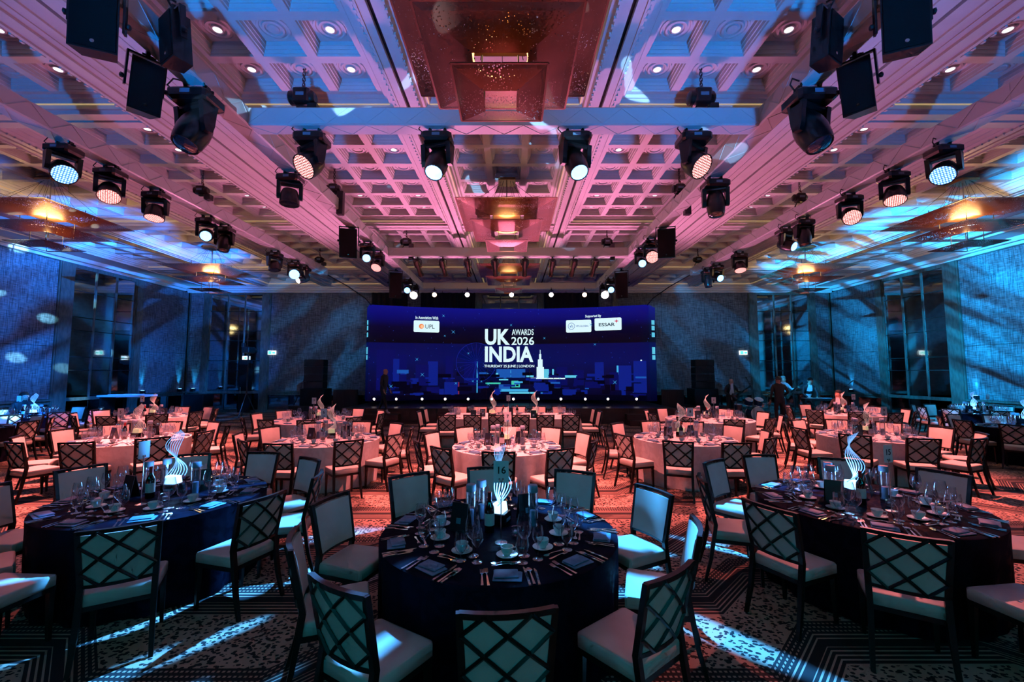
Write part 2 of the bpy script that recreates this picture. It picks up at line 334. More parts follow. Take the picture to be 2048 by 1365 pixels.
# ------------------------------------------------------------------ geometry helpers
class MB:
    def __init__(s): s.v = []; s.f = []
    def add(s, vs, fs):
        o = len(s.v); s.v += [tuple(x) for x in vs]; s.f += [tuple(i + o for i in f) for f in fs]; return s
    def hexa(s, p):   # eight corners: four below (counter-clockwise), four above
        return s.add(p, [(3, 2, 1, 0), (4, 5, 6, 7), (0, 1, 5, 4), (1, 2, 6, 5), (2, 3, 7, 6), (3, 0, 4, 7)])
    def box(s, x0, x1, y0, y1, z0, z1):
        return s.hexa([(x0, y0, z0), (x1, y0, z0), (x1, y1, z0), (x0, y1, z0), (x0, y0, z1), (x1, y0, z1), (x1, y1, z1), (x0, y1, z1)])
    def cbox(s, c, d, rot=None):
        x, y, z = (q / 2 for q in d)
        p = [Vector(q) for q in ((-x, -y, -z), (x, -y, -z), (x, y, -z), (-x, y, -z), (-x, -y, z), (x, -y, z), (x, y, z), (-x, y, z))]
        if rot is not None:
            r = Euler(rot).to_matrix(); p = [r @ q for q in p]
        return s.hexa([q + Vector(c) for q in p])
    def soft(s, x0, x1, y0, y1, z0, z1, b=.01):   # a box with its edges taken off
        xs, ys = (x0, x1), (y0, y1)
        def ring(i, z): return [(x0 + i, y0 + i * .0 + i, z), (x1 - i, y0 + i, z), (x1 - i, y1 - i, z), (x0 + i, y1 - i, z)]
        def oct_(i, z):
            k = b
            return [(x0 + i + k, y0 + i, z), (x1 - i - k, y0 + i, z), (x1 - i, y0 + i + k, z), (x1 - i, y1 - i - k, z),
                    (x1 - i - k, y1 - i, z), (x0 + i + k, y1 - i, z), (x0 + i, y1 - i - k, z), (x0 + i, y0 + i + k, z)]
        rs = [oct_(b, z0), oct_(0, z0 + b), oct_(0, z1 - b), oct_(b, z1)]
        return s.loft(rs, caps=True)
    def loft(s, rings, caps=True, closed=False):
        n = len(rings[0]); o = len(s.v)
        for r in rings: s.v += [tuple(x) for x in r]
        k = len(rings)
        for i in range(k - (0 if closed else 1)):
            a, b = o + i * n, o + ((i + 1) % k) * n
            for j in range(n): s.f.append((a + j, a + (j + 1) % n, b + (j + 1) % n, b + j))
        if caps and not closed:
            s.f.append(tuple(o + j for j in reversed(range(n)))); s.f.append(tuple(o + (k - 1) * n + j for j in range(n)))
        return s
    def lathe(s, prof, n=12, c=(0, 0, 0), caps=True):
        rs = [[(c[0] + r * cos(2 * pi * j / n), c[1] + r * sin(2 * pi * j / n), c[2] + z) for j in range(n)] for r, z in prof]
        return s.loft(rs, caps)
    def tube(s, pts, r, n=6, caps=True, flat=1.0):
        pts = [Vector(p) for p in pts]; rs = []
        up = None
        for i, p in enumerate(pts):
            t = (pts[min(i + 1, len(pts) - 1)] - pts[max(i - 1, 0)]).normalized()
            if up is None: up = Vector((0, 0, 1)) if abs(t.z) < .9 else Vector((1, 0, 0))
            a = t.cross(up).normalized(); b = a.cross(t).normalized(); up = b
            rr = r[i] if isinstance(r, (list, tuple)) else r
            rs.append([p + a * (rr * cos(2 * pi * j / n)) + b * (rr * flat * sin(2 * pi * j / n)) for j in range(n)])
        return s.loft(rs, caps)
    def bar(s, a, b, w, h):   # a square bar between two points; w across, h the other way
        a, b = Vector(a), Vector(b); t = (b - a).normalized()
        up = Vector((0, 1, 0)) if abs(t.y) < .9 else Vector((0, 0, 1))
        u = t.cross(up).normalized() * w / 2; v = u.cross(t).normalized() * h / 2
        return s.hexa([a - u - v, a + u - v, a + u + v, a - u + v, b - u - v, b + u - v, b + u + v, b - u + v])
    def xform(s, m):
        s.v = [tuple(m @ Vector(p)) for p in s.v]; return s
    def mesh(s, name, m, smooth=False):
        me = bpy.data.meshes.new(name); me.from_pydata(s.v, [], s.f)
        bm = bmesh.new(); bm.from_mesh(me); bmesh.ops.recalc_face_normals(bm, faces=bm.faces); bm.to_mesh(me); bm.free()
        if m: me.materials.append(M[m] if isinstance(m, str) else m)
        if smooth:
            me.polygons.foreach_set('use_smooth', [True] * len(me.polygons))
            if smooth != 'all': me.set_sharp_from_angle(angle=radians(40))
        me.update(); return me

def link(name, data, parent=None, mtx=None):
    o = bpy.data.objects.new(name, data); COL.objects.link(o)
    if parent is not None: o.parent = parent
    if mtx is not None: o.matrix_basis = mtx
    return o
def tag(o, label, cat, group=None, kind=None):
    o['label'] = label
    if cat: o['category'] = cat
    if group: o['group'] = group
    if kind: o['kind'] = kind
    return o
def thing(name, label, cat, mtx=None, group=None):
    o = bpy.data.objects.new(name, None); COL.objects.link(o); o.empty_display_size = .05
    if mtx is not None: o.matrix_basis = mtx
    return tag(o, label, cat, group)
def struct(name, mb, m, parent=None, smooth=False, label=None):
    o = link(name, mb.mesh(name, m, smooth), parent)
    if parent is None: o['kind'] = 'structure'
    if label: o['label'] = label
    return o
def place(parts, name, label, cat, mtx, group=None):
    """parts: [(part name, mesh, [(sub-part name, mesh) ...])]; one thing with copies of its parts, sharing mesh data."""
    if len(parts) == 1 and not parts[0][2]:
        return tag(link(name, parts[0][1], None, mtx), label, cat, group)
    r = thing(name, label, cat, mtx, group)
    for pn, me, subs in parts:
        p = link(pn, me, r)
        for sn, sm in subs: link(sn, sm, p)
    return r
def TR(x, y, z, rz=0, s=1): return Matrix.Translation((x, y, z)) @ Matrix.Rotation(rz, 4, 'Z') @ Matrix.Scale(s, 4)

def text_mesh(txt, size, m, bold=.0, extrude=.002, align='CENTER', spacing=1.0):
    cu = bpy.data.curves.new('lettering', 'FONT'); cu.body = txt; cu.size = size; cu.align_x = align; cu.align_y = 'CENTER'
    cu.extrude = extrude; cu.offset = bold; cu.space_character = spacing; cu.resolution_u = 3
    o = bpy.data.objects.new('lettering', cu); COL.objects.link(o)
    dg = bpy.context.evaluated_depsgraph_get(); me = bpy.data.meshes.new_from_object(o.evaluated_get(dg))
    bpy.data.objects.remove(o); bpy.data.curves.remove(cu)
    me.materials.clear(); me.materials.append(M[m])
    return me

ORD = ['first', 'second', 'third', 'fourth', 'fifth', 'sixth', 'seventh', 'eighth', 'ninth', 'tenth', 'eleventh', 'twelfth']

# ------------------------------------------------------------------ room shell
L, R_ = RC - WX, RC + WX
fl = struct('floor', MB().add([(L, YF, 0), (R_, YF, 0), (R_, YB, 0), (L, YB, 0)], [(0, 1, 2, 3)]), 'carpet', label='carpet of leopard spots and striped zigzag bands')
struct('wall_near', MB().box(L, R_, YF - .2, YF, 0, 7), 'woven')

# ceiling: beams, coffered panels, slots
BAYS = [-13.78, -10.68, -7.58, -3.1, 0, 3.1, 7.58, 10.68, 13.78]
PAN = [(4.3, 6), (9.7, 6), (15.1, 6), (19.6, 3)]
T_ = .76
HWX = 1.14 + .22
ceil = struct('ceiling', MB().box(L, R_, YF, YB, 6.86, 7.0), 'plaster', label='white plaster ceiling with coffered panels between broad beams')
edges = [-WX] + sum([[b - HWX, b + HWX] for b in BAYS], []) + [WX]
SL = [-12.23, -9.13, -5.34, -1.55, 1.55, 5.34, 9.13, 12.23]
def beam(x0, x1, y0, y1, z1=6.6):
    link('beam', MB().box(RC + x0, RC + x1, y0, y1, H, z1).mesh('beam', 'plaster'), ceil)
for i in range(0, len(edges), 2):
    a, b = edges[i], edges[i + 1]
    s = next((q for q in SL if a < q < b), None)
    if s is None: beam(a, b, YF, YB)
    else:
        beam(a, s - .03, YF, YB); beam(s + .03, b, YF, YB)
        link('slot', MB().box(RC + s - .05, RC + s + .05, YF, YB, H + .06, H + .08).mesh('slot', 'slot'), ceil)
    wdt = b - a
    if wdt > 1.2:     # mouldings on the broad beams
        for k, (o, ww, hh) in enumerate(((.07, .05, .03), (.20, .03, .02), (.28, .10, .035), (.44, .02, .015), (.60, .06, .025))):
            for x in ((a + o, b - o) if s is not None else ((a + o,) if a > 0 else (b - o,))):
                link('moulding', MB().box(RC + x - ww / 2, RC + x + ww / 2, YF, YB, H - hh, H + .01).mesh('moulding', 'plaster'), ceil)
    else:
        for x in (a + .03, b - .03):
            link('moulding', MB().box(RC + x - .02, RC + x + .02, YF, YB, H - .02, H + .01).mesh('moulding', 'plaster'), ceil)
dent = MB()
for i in range(0, len(edges), 2):
    a, b = edges[i], edges[i + 1]
    for x in (a + .005, b - .005):
        if abs(x) > 9.5: continue
        y = 4.0
        while y < 17.6:
            dent.box(RC + x - .018, RC + x + .018, y, y + .045, H - .028, H + .002); y += .12
d_ = link('dentil', dent.mesh('dentil', 'plaster'), ceil); d_['kind'] = 'stuff'

def panel_spans():
    for (yc, rows) in PAN:
        yield yc, rows, rows * T_ / 2 + .22
spans = list(panel_spans())
ys = [YF] + sum([[yc - h, yc + h] for yc, r, h in spans], []) + [YB]
for b in BAYS:
    for i in range(0, len(ys), 2):
        a, c = ys[i], ys[i + 1]
        if 0 < i < len(ys) - 2:
            m_ = (a + c) / 2
            beam(b - HWX, b + HWX, a, m_ - .03); beam(b - HWX, b + HWX, m_ + .03, c)
            link('slot', MB().box(RC + b - HWX, RC + b + HWX, m_ - .05, m_ + .05, H + .06, H + .08).mesh('slot', 'slot'), ceil)
        else: beam(b - HWX, b + HWX, a, c)

def coffer_mesh():
    m = MB(); h = T_ / 2
    def sq(r, z): return [(-r, -r, z), (r, -r, z), (r, r, z), (-r, r, z)]
    m.loft([sq(h, .0), sq(.312, .0), sq(.304, .028), sq(.290, .028), sq(.278, .072), sq(.264, .072), sq(.254, .115), sq(.243, .115), sq(.236, .165)], caps=False)
    o = len(m.v); m.v += sq(.236, .165); m.f.append((o, o + 1, o + 2, o + 3))
    n = 20
    prof = [(.215, .166), (.208, .150), (.186, .150), (.176, .163), (.150, .163), (.140, .138), (.112, .138), (.102, .158), (.078, .158), (.068, .142), (.001, .142)]
    rs = [[(r * cos(2 * pi * j / n), r * sin(2 * pi * j / n), z) for j in range(n)] for r, z in prof]
    m.loft(rs, caps=False)
    return m
cof_me = coffer_mesh().mesh('coffer', 'plaster')
rim_me = MB().lathe([(.075, .0), (.072, -.008), (.056, -.008), (.054, .0)], 16).mesh('trim_ring', 'down_rim', True)
len_me = MB().lathe([(.055, .0), (.045, -.006), (.001, -.009)], 14).mesh('lens', 'down', True)
BN = {-13.78: 'outer door-side', -10.68: 'door-side chandelier', -7.58: 'middle door-side', -3.1: 'inner door-side', 0: 'centre chandelier',
      3.1: 'inner band-side', 7.58: 'middle band-side', 10.68: 'band-side chandelier', 13.78: 'outer band-side'}
cofs = []
for b in BAYS:
    for pi_, (yc, rows, hy) in enumerate(spans):
        hx = HWX
        def rg(ix, iy, z): return [(RC + b - ix, yc - iy, z), (RC + b + ix, yc - iy, z), (RC + b + ix, yc + iy, z), (RC + b - ix, yc + iy, z)]
        k = rows * T_ / 2
        fr = MB().loft([rg(hx, hy, H + .005), rg(hx - .03, hy - .03, H + .05), rg(hx - .07, hy - .07, H + .05), rg(hx - .09, hy - .09, H + .10), rg(hx - .14, hy - .14, H + .10),
                        rg(hx - .165, hy - .165, H + .16), rg(hx - .195, hy - .195, H + .16), rg(1.14, k, GRID)], caps=False)
        link('panel_moulding', fr.mesh('panel_moulding', 'plaster'), ceil)
        cs = MB()
        for sg in (-1, 1):
            y0 = yc + sg * (hy - .125); cs.box(RC + b - hx + .14, RC + b + hx - .14, y0 - .012, y0 + .012, H + .088, H + .0995)
        if b in (0, 10.68, -10.68):
            for sg in (-1, 1):
                x0 = RC + b + sg * (hx - .125); cs.box(x0 - .008, x0 + .008, yc - hy + .14, yc + hy - .14, H + .088, H + .0995)
        link('cove_strip', cs.mesh('cove_strip', 'cove'), ceil)
        for c in range(3):
            for r in range(rows):
                x, y = RC + b + (c - 1) * T_, yc + (r - (rows - 1) / 2) * T_
                cofs.append((x, y))
                if b != 0 and c != 1 and ((rows == 6 and r in (0, 1, 4, 5)) or (rows == 3 and r == 1)) and y > 4.4 and abs(b) < 8:
                    t = thing('downlight', f'round white downlight, {ORD[r]} row from the camera, {"door" if c == 0 else "band"}-side column, {ORD[pi_]} {BN[b]} panel', 'downlight', Matrix.Translation((x, y, GRID + .141)), 'downlights in the coffers')
                    link('trim_ring', rim_me, t); link('lens', len_me, t)
def vis(c):
    x, y = c
    f = max(y, .3)
    if y < 4.2 or abs(x) / f > 1.25: return 9 + y
    return y * 1.0 + abs(x) * .35
cofs.sort(key=vis)
for x, y in cofs[:300]:
    link('coffer', cof_me, ceil, Matrix.Translation((x, y, GRID)))
rest = MB(); base = coffer_mesh()
for x, y in cofs[300:]:
    rest.add([(p[0] + x, p[1] + y, p[2] + GRID) for p in base.v], base.f)
o = link('coffer', rest.mesh('coffer_field', 'plaster'), ceil); o['kind'] = 'stuff'

# cornices
for nm, bxs in (('trim_1', [(L, R_, YB - .30, YB, 6.10, 6.30), (L, R_, YB - .42, YB - .30, 6.20, 6.30), (L, R_, YB - .16, YB, 6.02, 6.10)]),
                ('trim_2', [(L, L + .30, YF, YB - .42, 6.14, 6.30), (L, L + .14, YF, YB - .42, 6.05, 6.14)]),
                ('trim_3', [(R_ - .30, R_, YF, YB - .42, 6.14, 6.30), (R_ - .14, R_, YF, YB - .42, 6.05, 6.14)])):
    mb = MB()
    for q in bxs: mb.box(*q)
    struct(nm, mb, 'plaster')

# ------------------------------------------------------------------ walls with mirror windows
def wall(name, side, frame, segs):
    """frame(u, w, z): point from along-wall u, off-wall w, height. segs: list of ('fabric'|'post'|'window'|'drape', u0, u1)"""
    def bx(u0, u1, w0, w1, z0, z1):
        m = MB(); return m.hexa([frame(u0, w0, z0), frame(u1, w0, z0), frame(u1, w1, z0), frame(u0, w1, z0), frame(u0, w0, z1), frame(u1, w0, z1), frame(u1, w1, z1), frame(u0, w1, z1)])
    ua, ub = segs[0][1], segs[-1][2]
    root = struct(name, bx(ua, ub, -.2, 0, 0, 7), 'blackm')
    k = 0
    for kind, u0, u1 in segs:
        if kind == 'fabric':
            n = max(1, round((u1 - u0) / 2.6))
            for i in range(n):
                a, c = u0 + (u1 - u0) * i / n, u0 + (u1 - u0) * (i + 1) / n
                for z0, z1 in ((1.06, 2.92), (2.935, 6.03)):
                    link('fabric_panel', bx(a + .006, c - .006, 0, .03, z0, z1).mesh('fabric_panel', 'woven'), root)
            link('dado_rail', bx(u0, u1, 0, .14, .98, 1.05).mesh('dado_rail', 'bronze'), root)
            link('dado_frame', bx(u0, u1, 0, .05, .86, .98).mesh('dado_frame', 'bronze'), root)
            link('dado_panel', bx(u0 + .05, u1 - .05, 0, .02, .14, .86).mesh('dado_panel', 'mirror'), root)
            link('skirting', bx(u0, u1, 0, .05, 0, .13).mesh('skirting', 'bronze'), root)
        elif kind == 'post':
            mb = bx(u0, u1, 0, .07, 0, 6.05); q = bx(u0 + .05, u1 - .05, .07, .10, 0, 6.05); mb.add(q.v, q.f)
            link('post', mb.mesh('post', 'bronze'), root)
        elif kind == 'drape':
            mb = MB(); n = int((u1 - u0) / .09); ring = []
            for z in (0, 6.1):
                ring.append([frame(u0 + (u1 - u0) * i / n, .10 + .05 * sin(i * 1.7) + .02 * sin(i * .61), z) for i in range(n + 1)])
            o_ = len(mb.v); mb.v += ring[0] + ring[1]
            for i in range(n): mb.f.append((i, i + 1, n + 2 + i, n + 1 + i))
            link('drape', mb.mesh('drape', 'drape', True), root)
        elif kind == 'window':
            k += 1
            wname = {'wall_left': 'window_1', 'wall_right': 'window_2'}.get(name) or f'window_{2 + k}'
            zt = 5.92; zb = 1.06
            fr = bx(u0, u1, 0, .06, zt, 6.05)
            for q in (bx(u0, u1, 0, .10, .94, 1.06), bx(u0, u1, 0, .05, 0, .12)): fr.add(q.v, q.f)
            wn = struct(wname, fr, 'bronze', label='tall gridded mirror window framed in dull bronze')
            tot = 180 + 210 + 105 + 213 + 107 + 215
            zs = [zt]
            for s_ in (180, 210, 105, 213, 107, 215): zs.append(zs[-1] - (zt - zb) * s_ / tot)
            cols = 3; us = [u0 + (u1 - u0) * i / cols for i in range(cols + 1)]
            for c in range(cols):
                for r in range(6):
                    link('pane', bx(us[c] + .012, us[c + 1] - .012, 0, .025, zs[r + 1] + .012, zs[r] - .012).mesh('pane', 'mirror'), wn)
                link('lower_panel', bx(us[c] + .02, us[c + 1] - .02, 0, .02, .14, .92).mesh('lower_panel', 'mirror'), wn)
            for u in us[1:-1]: link('mullion', bx(u - .03, u + .03, 0, .05, zb, zt).mesh('mullion', 'bronze'), wn)
            for z in zs[1:-1]: link('glazing_bar', bx(u0, u1, 0, .032, z - .014, z + .014).mesh('glazing_bar', 'slot'), wn)
    return root
wall('wall_left', -1, lambda u, w_, z: (L + w_, u, z), [('fabric', YF, 2.6), ('post', 2.6, 3.0), ('window', 3.0, 6.0), ('post', 6.0, 6.4), ('fabric', 6.4, 15.2), ('post', 15.2, 15.75),
     ('window', 15.75, 18.35), ('post', 18.35, 18.75), ('fabric', 18.75, YB - .1), ('post', YB - .1, YB)])
wall('wall_right', 1, lambda u, w_, z: (R_ - w_, u, z), [('fabric', YF, 2.6), ('post', 2.6, 3.0), ('window', 3.0, 6.0), ('post', 6.0, 6.4), ('fabric', 6.4, 15.2), ('post', 15.2, 15.75),
     ('window', 15.75, 18.35), ('post', 18.35, 18.75), ('fabric', 18.75, YB - .1), ('post', YB - .1, YB)])
wall('wall_back', 0, lambda u, w_, z: (u, YB - w_, z), [('post', L, L + .12), ('fabric', L + .12, RC - 15.5), ('post', RC - 15.5, RC - 15.15), ('window', RC - 15.15, RC - 12.55), ('post', RC - 12.55, RC - 12.1),
     ('fabric', RC - 12.1, RC - 7.0), ('drape', RC - 7.0, RC - 5.2), ('fabric', RC - 5.2, RC - 4.5), ('drape', RC - 4.5, RC - 1.75), ('post', RC - 1.75, RC - 1.4), ('window', RC - 1.4, RC + 1.4), ('post', RC + 1.4, RC + 1.75),
     ('drape', RC + 1.75, RC + 4.5), ('fabric', RC + 4.5, RC + 5.2), ('post', RC + 5.2, RC + 5.5), ('fabric', RC + 5.5, RC + 12.1), ('post', RC + 12.1, RC + 12.55), ('window', RC + 12.55, RC + 15.15),
     ('post', RC + 15.15, RC + 15.5), ('fabric', RC + 15.5, R_ - .12), ('post', R_ - .12, R_)])
# dark doorway in the door-side mirror of the wall behind the stage
dr = struct('door_1', MB().box(RC - 13.55, RC - 12.95, YB - .09, YB - .035, 0, 2.62), 'blackm', label='black double door standing in the gridded mirror window')
link('door_handle', MB().tube([(RC - 13.42, YB - .13, .95), (RC - 13.42, YB - .13, 1.25)], .012, 6).mesh('door_handle', 'chrome'), dr)
for nm, x in (('door-side', RC - 11.95), ('band-side', RC + 11.75)):
    t = thing('exit_sign', f'small glowing green emergency exit sign on the {nm} fabric wall', 'exit sign', Matrix.Translation((x, YB - .05, 2.98)), 'exit signs')
    link('housing', MB().box(-.19, .19, -.05, .02, -.1, .1).mesh('housing', 'exit_w'), t)
    mb = MB().box(-.17, -.01, -.056, -.05, -.08, .08); mb.box(.03, .17, -.056, -.05, -.05, .05)
    link('pictogram', mb.mesh('pictogram', 'exit'), t)
t = thing('exit_sign', 'tiny square exit sign above the black doorway', 'exit sign', Matrix.Translation((RC - 13.25, YB - .12, 2.72)), 'exit signs')
link('housing', MB().box(-.12, .12, -.04, .03, -.09, .09).mesh('housing', 'exit_w'), t)
link('pictogram', MB().box(-.02, .09, -.046, -.04, -.06, .03).mesh('pictogram', 'exit'), t)

# ------------------------------------------------------------------ white trusses
TZ0, TZ1 = 5.65, 5.93
def truss(label, p0, p1):
    """A square truss in a stretched white cover from p0 to p1 (bottom centre line)."""
    a, b = Vector(p0), Vector(p1); d = (b - a); ln = d.length; rz = math.atan2(-d.x, d.y)
    t = thing('lighting_truss', label, 'truss', Matrix.Translation(a) @ Matrix.Rotation(rz, 4, 'Z'), 'white covered trusses')
    k = .14; hh = TZ1 - TZ0
    prof = [(-k, .02), (-k + .02, 0), (k - .02, 0), (k, .02), (k, hh - .02), (k - .02, hh), (-k + .02, hh), (-k, hh - .02)]
    link('cover', MB().loft([[(x, y, z) for x, z in prof] for y in (0, ln)]).mesh('cover', 'truss'), t)
    lc = MB(); n = int(ln / .29)
    for i in range(n):
        y0, y1 = ln * i / n, ln * (i + 1) / n; s = 1 if i % 2 else -1
        for sx in (-1, 1):
            lc.bar((sx * k, y0, hh / 2 + s * .115), (sx * k, y1, hh / 2 - s * .115), .012, .012)
        lc.bar((-s * .12, y0, 0), (s * .12, y1, 0), .012, .010)
    link('lacing', lc.mesh('lacing', 'truss'), t)
    for y in [q for q in (2.0, 4.0, 6.0, 8.0, 10.0) if q < ln - .3]:
        link('cover_seam', MB().loft([[(x * 1.015, yy, z * 1.02 - .003) for x, z in prof] for yy in (y, y + .03)]).mesh('cover_seam', 'truss'), t)
    return t
XO, XC = 6.99, 3.92
truss('long white truss nearer the door-side wall, carrying eight moving heads', (RC - XO, 1.5, TZ0), (RC - XO, 15.9, TZ0))
truss('long white truss nearer the band-side wall, carrying eight moving heads', (RC + XO, 1.5, TZ0), (RC + XO, 15.9, TZ0))
truss('long white truss on the door side of the centre chandeliers, hung with loudspeakers', (RC - XC, 1.5, TZ0), (RC - XC, 18.78, TZ0))
truss('long white truss on the band side of the centre chandeliers, hung with loudspeakers', (RC + XC, 1.5, TZ0), (RC + XC, 18.78, TZ0))
truss('white cross truss behind the biggest copper chandelier', (RC - XC + .14, 6.19, TZ0), (RC + XC - .14, 6.19, TZ0))
truss('white cross truss carrying the row of black profile lamps', (RC - XC + .14, 13.34, TZ0), (RC + XC - .14, 13.34, TZ0))
truss('white cross truss above the screen carrying round stage lamps', (RC - XC + .14, 18.64, TZ0), (RC + XC - .14, 18.64, TZ0))

# chain hoists above the trusses
def hoist(x, y, label, big=1.0, bag=False):
    t = thing('chain_hoist', label, 'chain hoist', Matrix.Translation((x, y, TZ1)), 'chain hoists')
    link('canopy', MB().lathe([(.001, .78), (.07, .78), (.06, .74), (.02, .72)], 12).mesh('canopy', 'black'), t)
    ch = MB()
    for i in range(9):
        z = .36 + i * .045; c, s = (1, 0) if i % 2 else (0, 1)
        ch.tube([(c * .018, s * .018, z), (c * .018, s * .018, z + .05), (-c * .018, -s * .018, z + .05), (-c * .018, -s * .018, z)], .007, 5)
    link('chain', ch.mesh('chain', 'black'), t)
    link('hook', MB().tube([(0, 0, .42), (.035, 0, .38), (.03, 0, .33), (-.02, 0, .31)], .012, 6).mesh('hook', 'redpart'), t)
    mb = MB().lathe([(.06, -.17), (.085, -.15), (.085, .12), (.06, .15)], 12).xform(Matrix.Rotation(pi / 2, 4, 'Y'))
    mb.soft(-.10, .10, -.09, .09, -.10, .10, .02); mb.xform(Matrix.Translation((0, 0, .22)) @ Matrix.Scale(big, 4))
    link('motor_body', mb.mesh('motor_body', 'black', True), t)
    link('rating_plate', MB().box(-.06, .06, -.096 * big, -.09 * big, .2, .25).mesh('rating_plate', 'tape'), t)
    bg = MB().loft([[(.16 + q[0], q[1], z) for q in ((-.07, -.06), (.07, -.06), (.07, .06), (-.07, .06))] for z in ((.12, .0) if not bag else (.15, -.38))])
    link('chain_bag', bg.mesh('chain_bag', 'black'), t)
    if not bag: link('chain_tail', MB().tube([(.05, -.02, .15), (.12, -.04, .05), (.1, -.05, .0)], .01, 5).mesh('chain_tail', 'amber'), t)
    link('sling', MB().tube([(-.13, 0, .0), (-.08, 0, .10), (.08, 0, .10), (.13, 0, .0)], .015, 6).mesh('sling', 'black'), t)
hoist(RC - 3.05, 6.19, 'black hoist lying flat above the front cross truss, door side', 1.25)
hoist(RC + 3.0, 6.19, 'black hoist with silver plate above the front cross truss, band side', 1.25)
hoist(RC - XC, 9.4, 'black hoist with long hanging bag on the centre truss, door side', 1.0, True)
hoist(RC + XC, 9.4, 'black hoist with long hanging bag on the centre truss, band side', 1.0, True)
hoist(RC - XO, 9.5, 'black hoist midway along the outer truss, door side')
hoist(RC + XO, 9.9, 'black hoist midway along the outer truss, band side')
hoist(RC - XO, 15.5, 'black hoist at the stage end of the outer truss, door side')
hoist(RC + XO, 15.5, 'black hoist at the stage end of the outer truss, band side')
hoist(RC - 3.25, 13.34, 'black hoist with bag on the profile-lamp cross truss, door side', 1.1, True)
hoist(RC + 3.15, 13.34, 'black hoist with bag on the profile-lamp cross truss, band side', 1.1, True)
for s, nm in ((-1, 'door'), (1, 'band')):
    tag(link('power_cable', MB().tube([(RC + s * XO, 15.85, 5.75), (RC + s * 6.3, 16.6, 5.35), (RC + s * 5.95, 17.5, 5.05), (RC + s * 6.12, 18.78, 4.96)], .02, 6).mesh('power_cable', 'cable')),
        f'black cable swagging from the outer truss end to the screen, {nm} side', 'cable', 'cables to the screen')

# ------------------------------------------------------------------ copper chandeliers
TIERS = [(2.13, 5.63, .12), (1.55, 5.27, .10), (.93, 4.92, .07)]
def chandelier_parts():
    ps = []
    for w_, z, dz in TIERS:
        a, b = w_ / 2, w_ / 2 * .36
        for k in range(4):
            r = Matrix.Rotation(k * pi / 2, 4, 'Z')
            n = 6; mb = MB()
            rows = []
            for i in range(n + 1):
                f_ = i / n; hw = a + (b - a) * f_; zz = z - dz * (f_ ** .8)
                rows.append([(-hw, -hw, zz), (hw, -hw, zz)])
            for rr in rows: mb.v += rr
            for i in range(n): mb.f.append((2 * i, 2 * i + 1, 2 * i + 3, 2 * i + 2))
            o = len(mb.v)   # a folded lip round the rim
            mb.bar((-a, -a, z), (a, -a, z), .012, .02); mb.xform(r)
            ps.append(('copper_sheet', mb.mesh('copper_sheet', 'copper'), []))
        for sx in (-1, 1):
            for sy in (-1, 1):
                ps.append(('hanging_rod', MB().tube([(sx * b * 1.1, sy * b * 1.1, z - dz), (sx * b * 1.1, sy * b * 1.1, z + .30)], .008, 5).mesh('hanging_rod', 'black'), []))
    ps.append(('inner_plate', MB().cbox((0, 0, 5.60), (.62, .62, .01)).mesh('inner_plate', 'copper_plain'), []))
    ps.append(('lamp_ring', MB().loft([[((.30 + .014 * cos(q)) * cos(p), (.30 + .014 * cos(q)) * sin(p), 5.33 + .014 * sin(q)) for q in (0, pi / 2, pi, 3 * pi / 2)] for p in [2 * pi * i / 20 for i in range(20)]], closed=True).mesh('lamp_ring', 'bulb', True), []))
    ps.append(('ceiling_rose', MB().soft(-.20, .20, -.20, .20, 6.42, 6.48, .01).mesh('ceiling_rose', 'goldrose'), []))
    for k in range(12):
        a = 2 * pi * k / 12
        ps.append(('suspension_wire', MB().tube([(.15 * cos(a), .15 * sin(a), 6.42), ((.5 + .5 * (k % 2)) * cos(a), (.5 + .5 * (k % 2)) * sin(a), 5.64)], .004, 4).mesh('suspension_wire', 'black'), []))
    ps.append(('power_tube', MB().tube([(0, 0, 6.45), (0, 0, 5.62)], .014, 6).mesh('power_tube', 'chrome'), []))
    return ps
CP = chandelier_parts()
for x, y, lb in ((0, 4.3, 'largest copper chandelier in view, hung in front of the front cross truss'), (0, 9.7, 'three-tier perforated copper chandelier hung between the two long centre trusses'),
                 (0, 15.1, 'small-looking copper chandelier low over the screen, behind the profile lamps'), (-10.68, 9.7, 'gold-lit tiered copper chandelier cut by the frame, above the door-side wall'),
                 (-10.68, 15.1, 'gold-lit tiered copper chandelier near the mirrored doorway corner'), (10.68, 9.7, 'gold-lit tiered copper chandelier cut by the frame, above the band-side wall'),
                 (10.68, 15.1, 'gold-lit tiered copper chandelier hung over the band')):
    place(CP, 'copper_chandelier', lb, 'chandelier', Matrix.Translation((RC + x, y, 0)), 'tiered copper chandeliers')
    light('chandelier_glow', 'POINT', (RC + x, y, 5.44), (1.0, .58, .20), 150 if x else (14 if y < 5 else 40), size=.30)
    light('chandelier_glow', 'POINT', (RC + x, y, 5.06), (1.0, .55, .18), 4 if x else .7, size=.08)

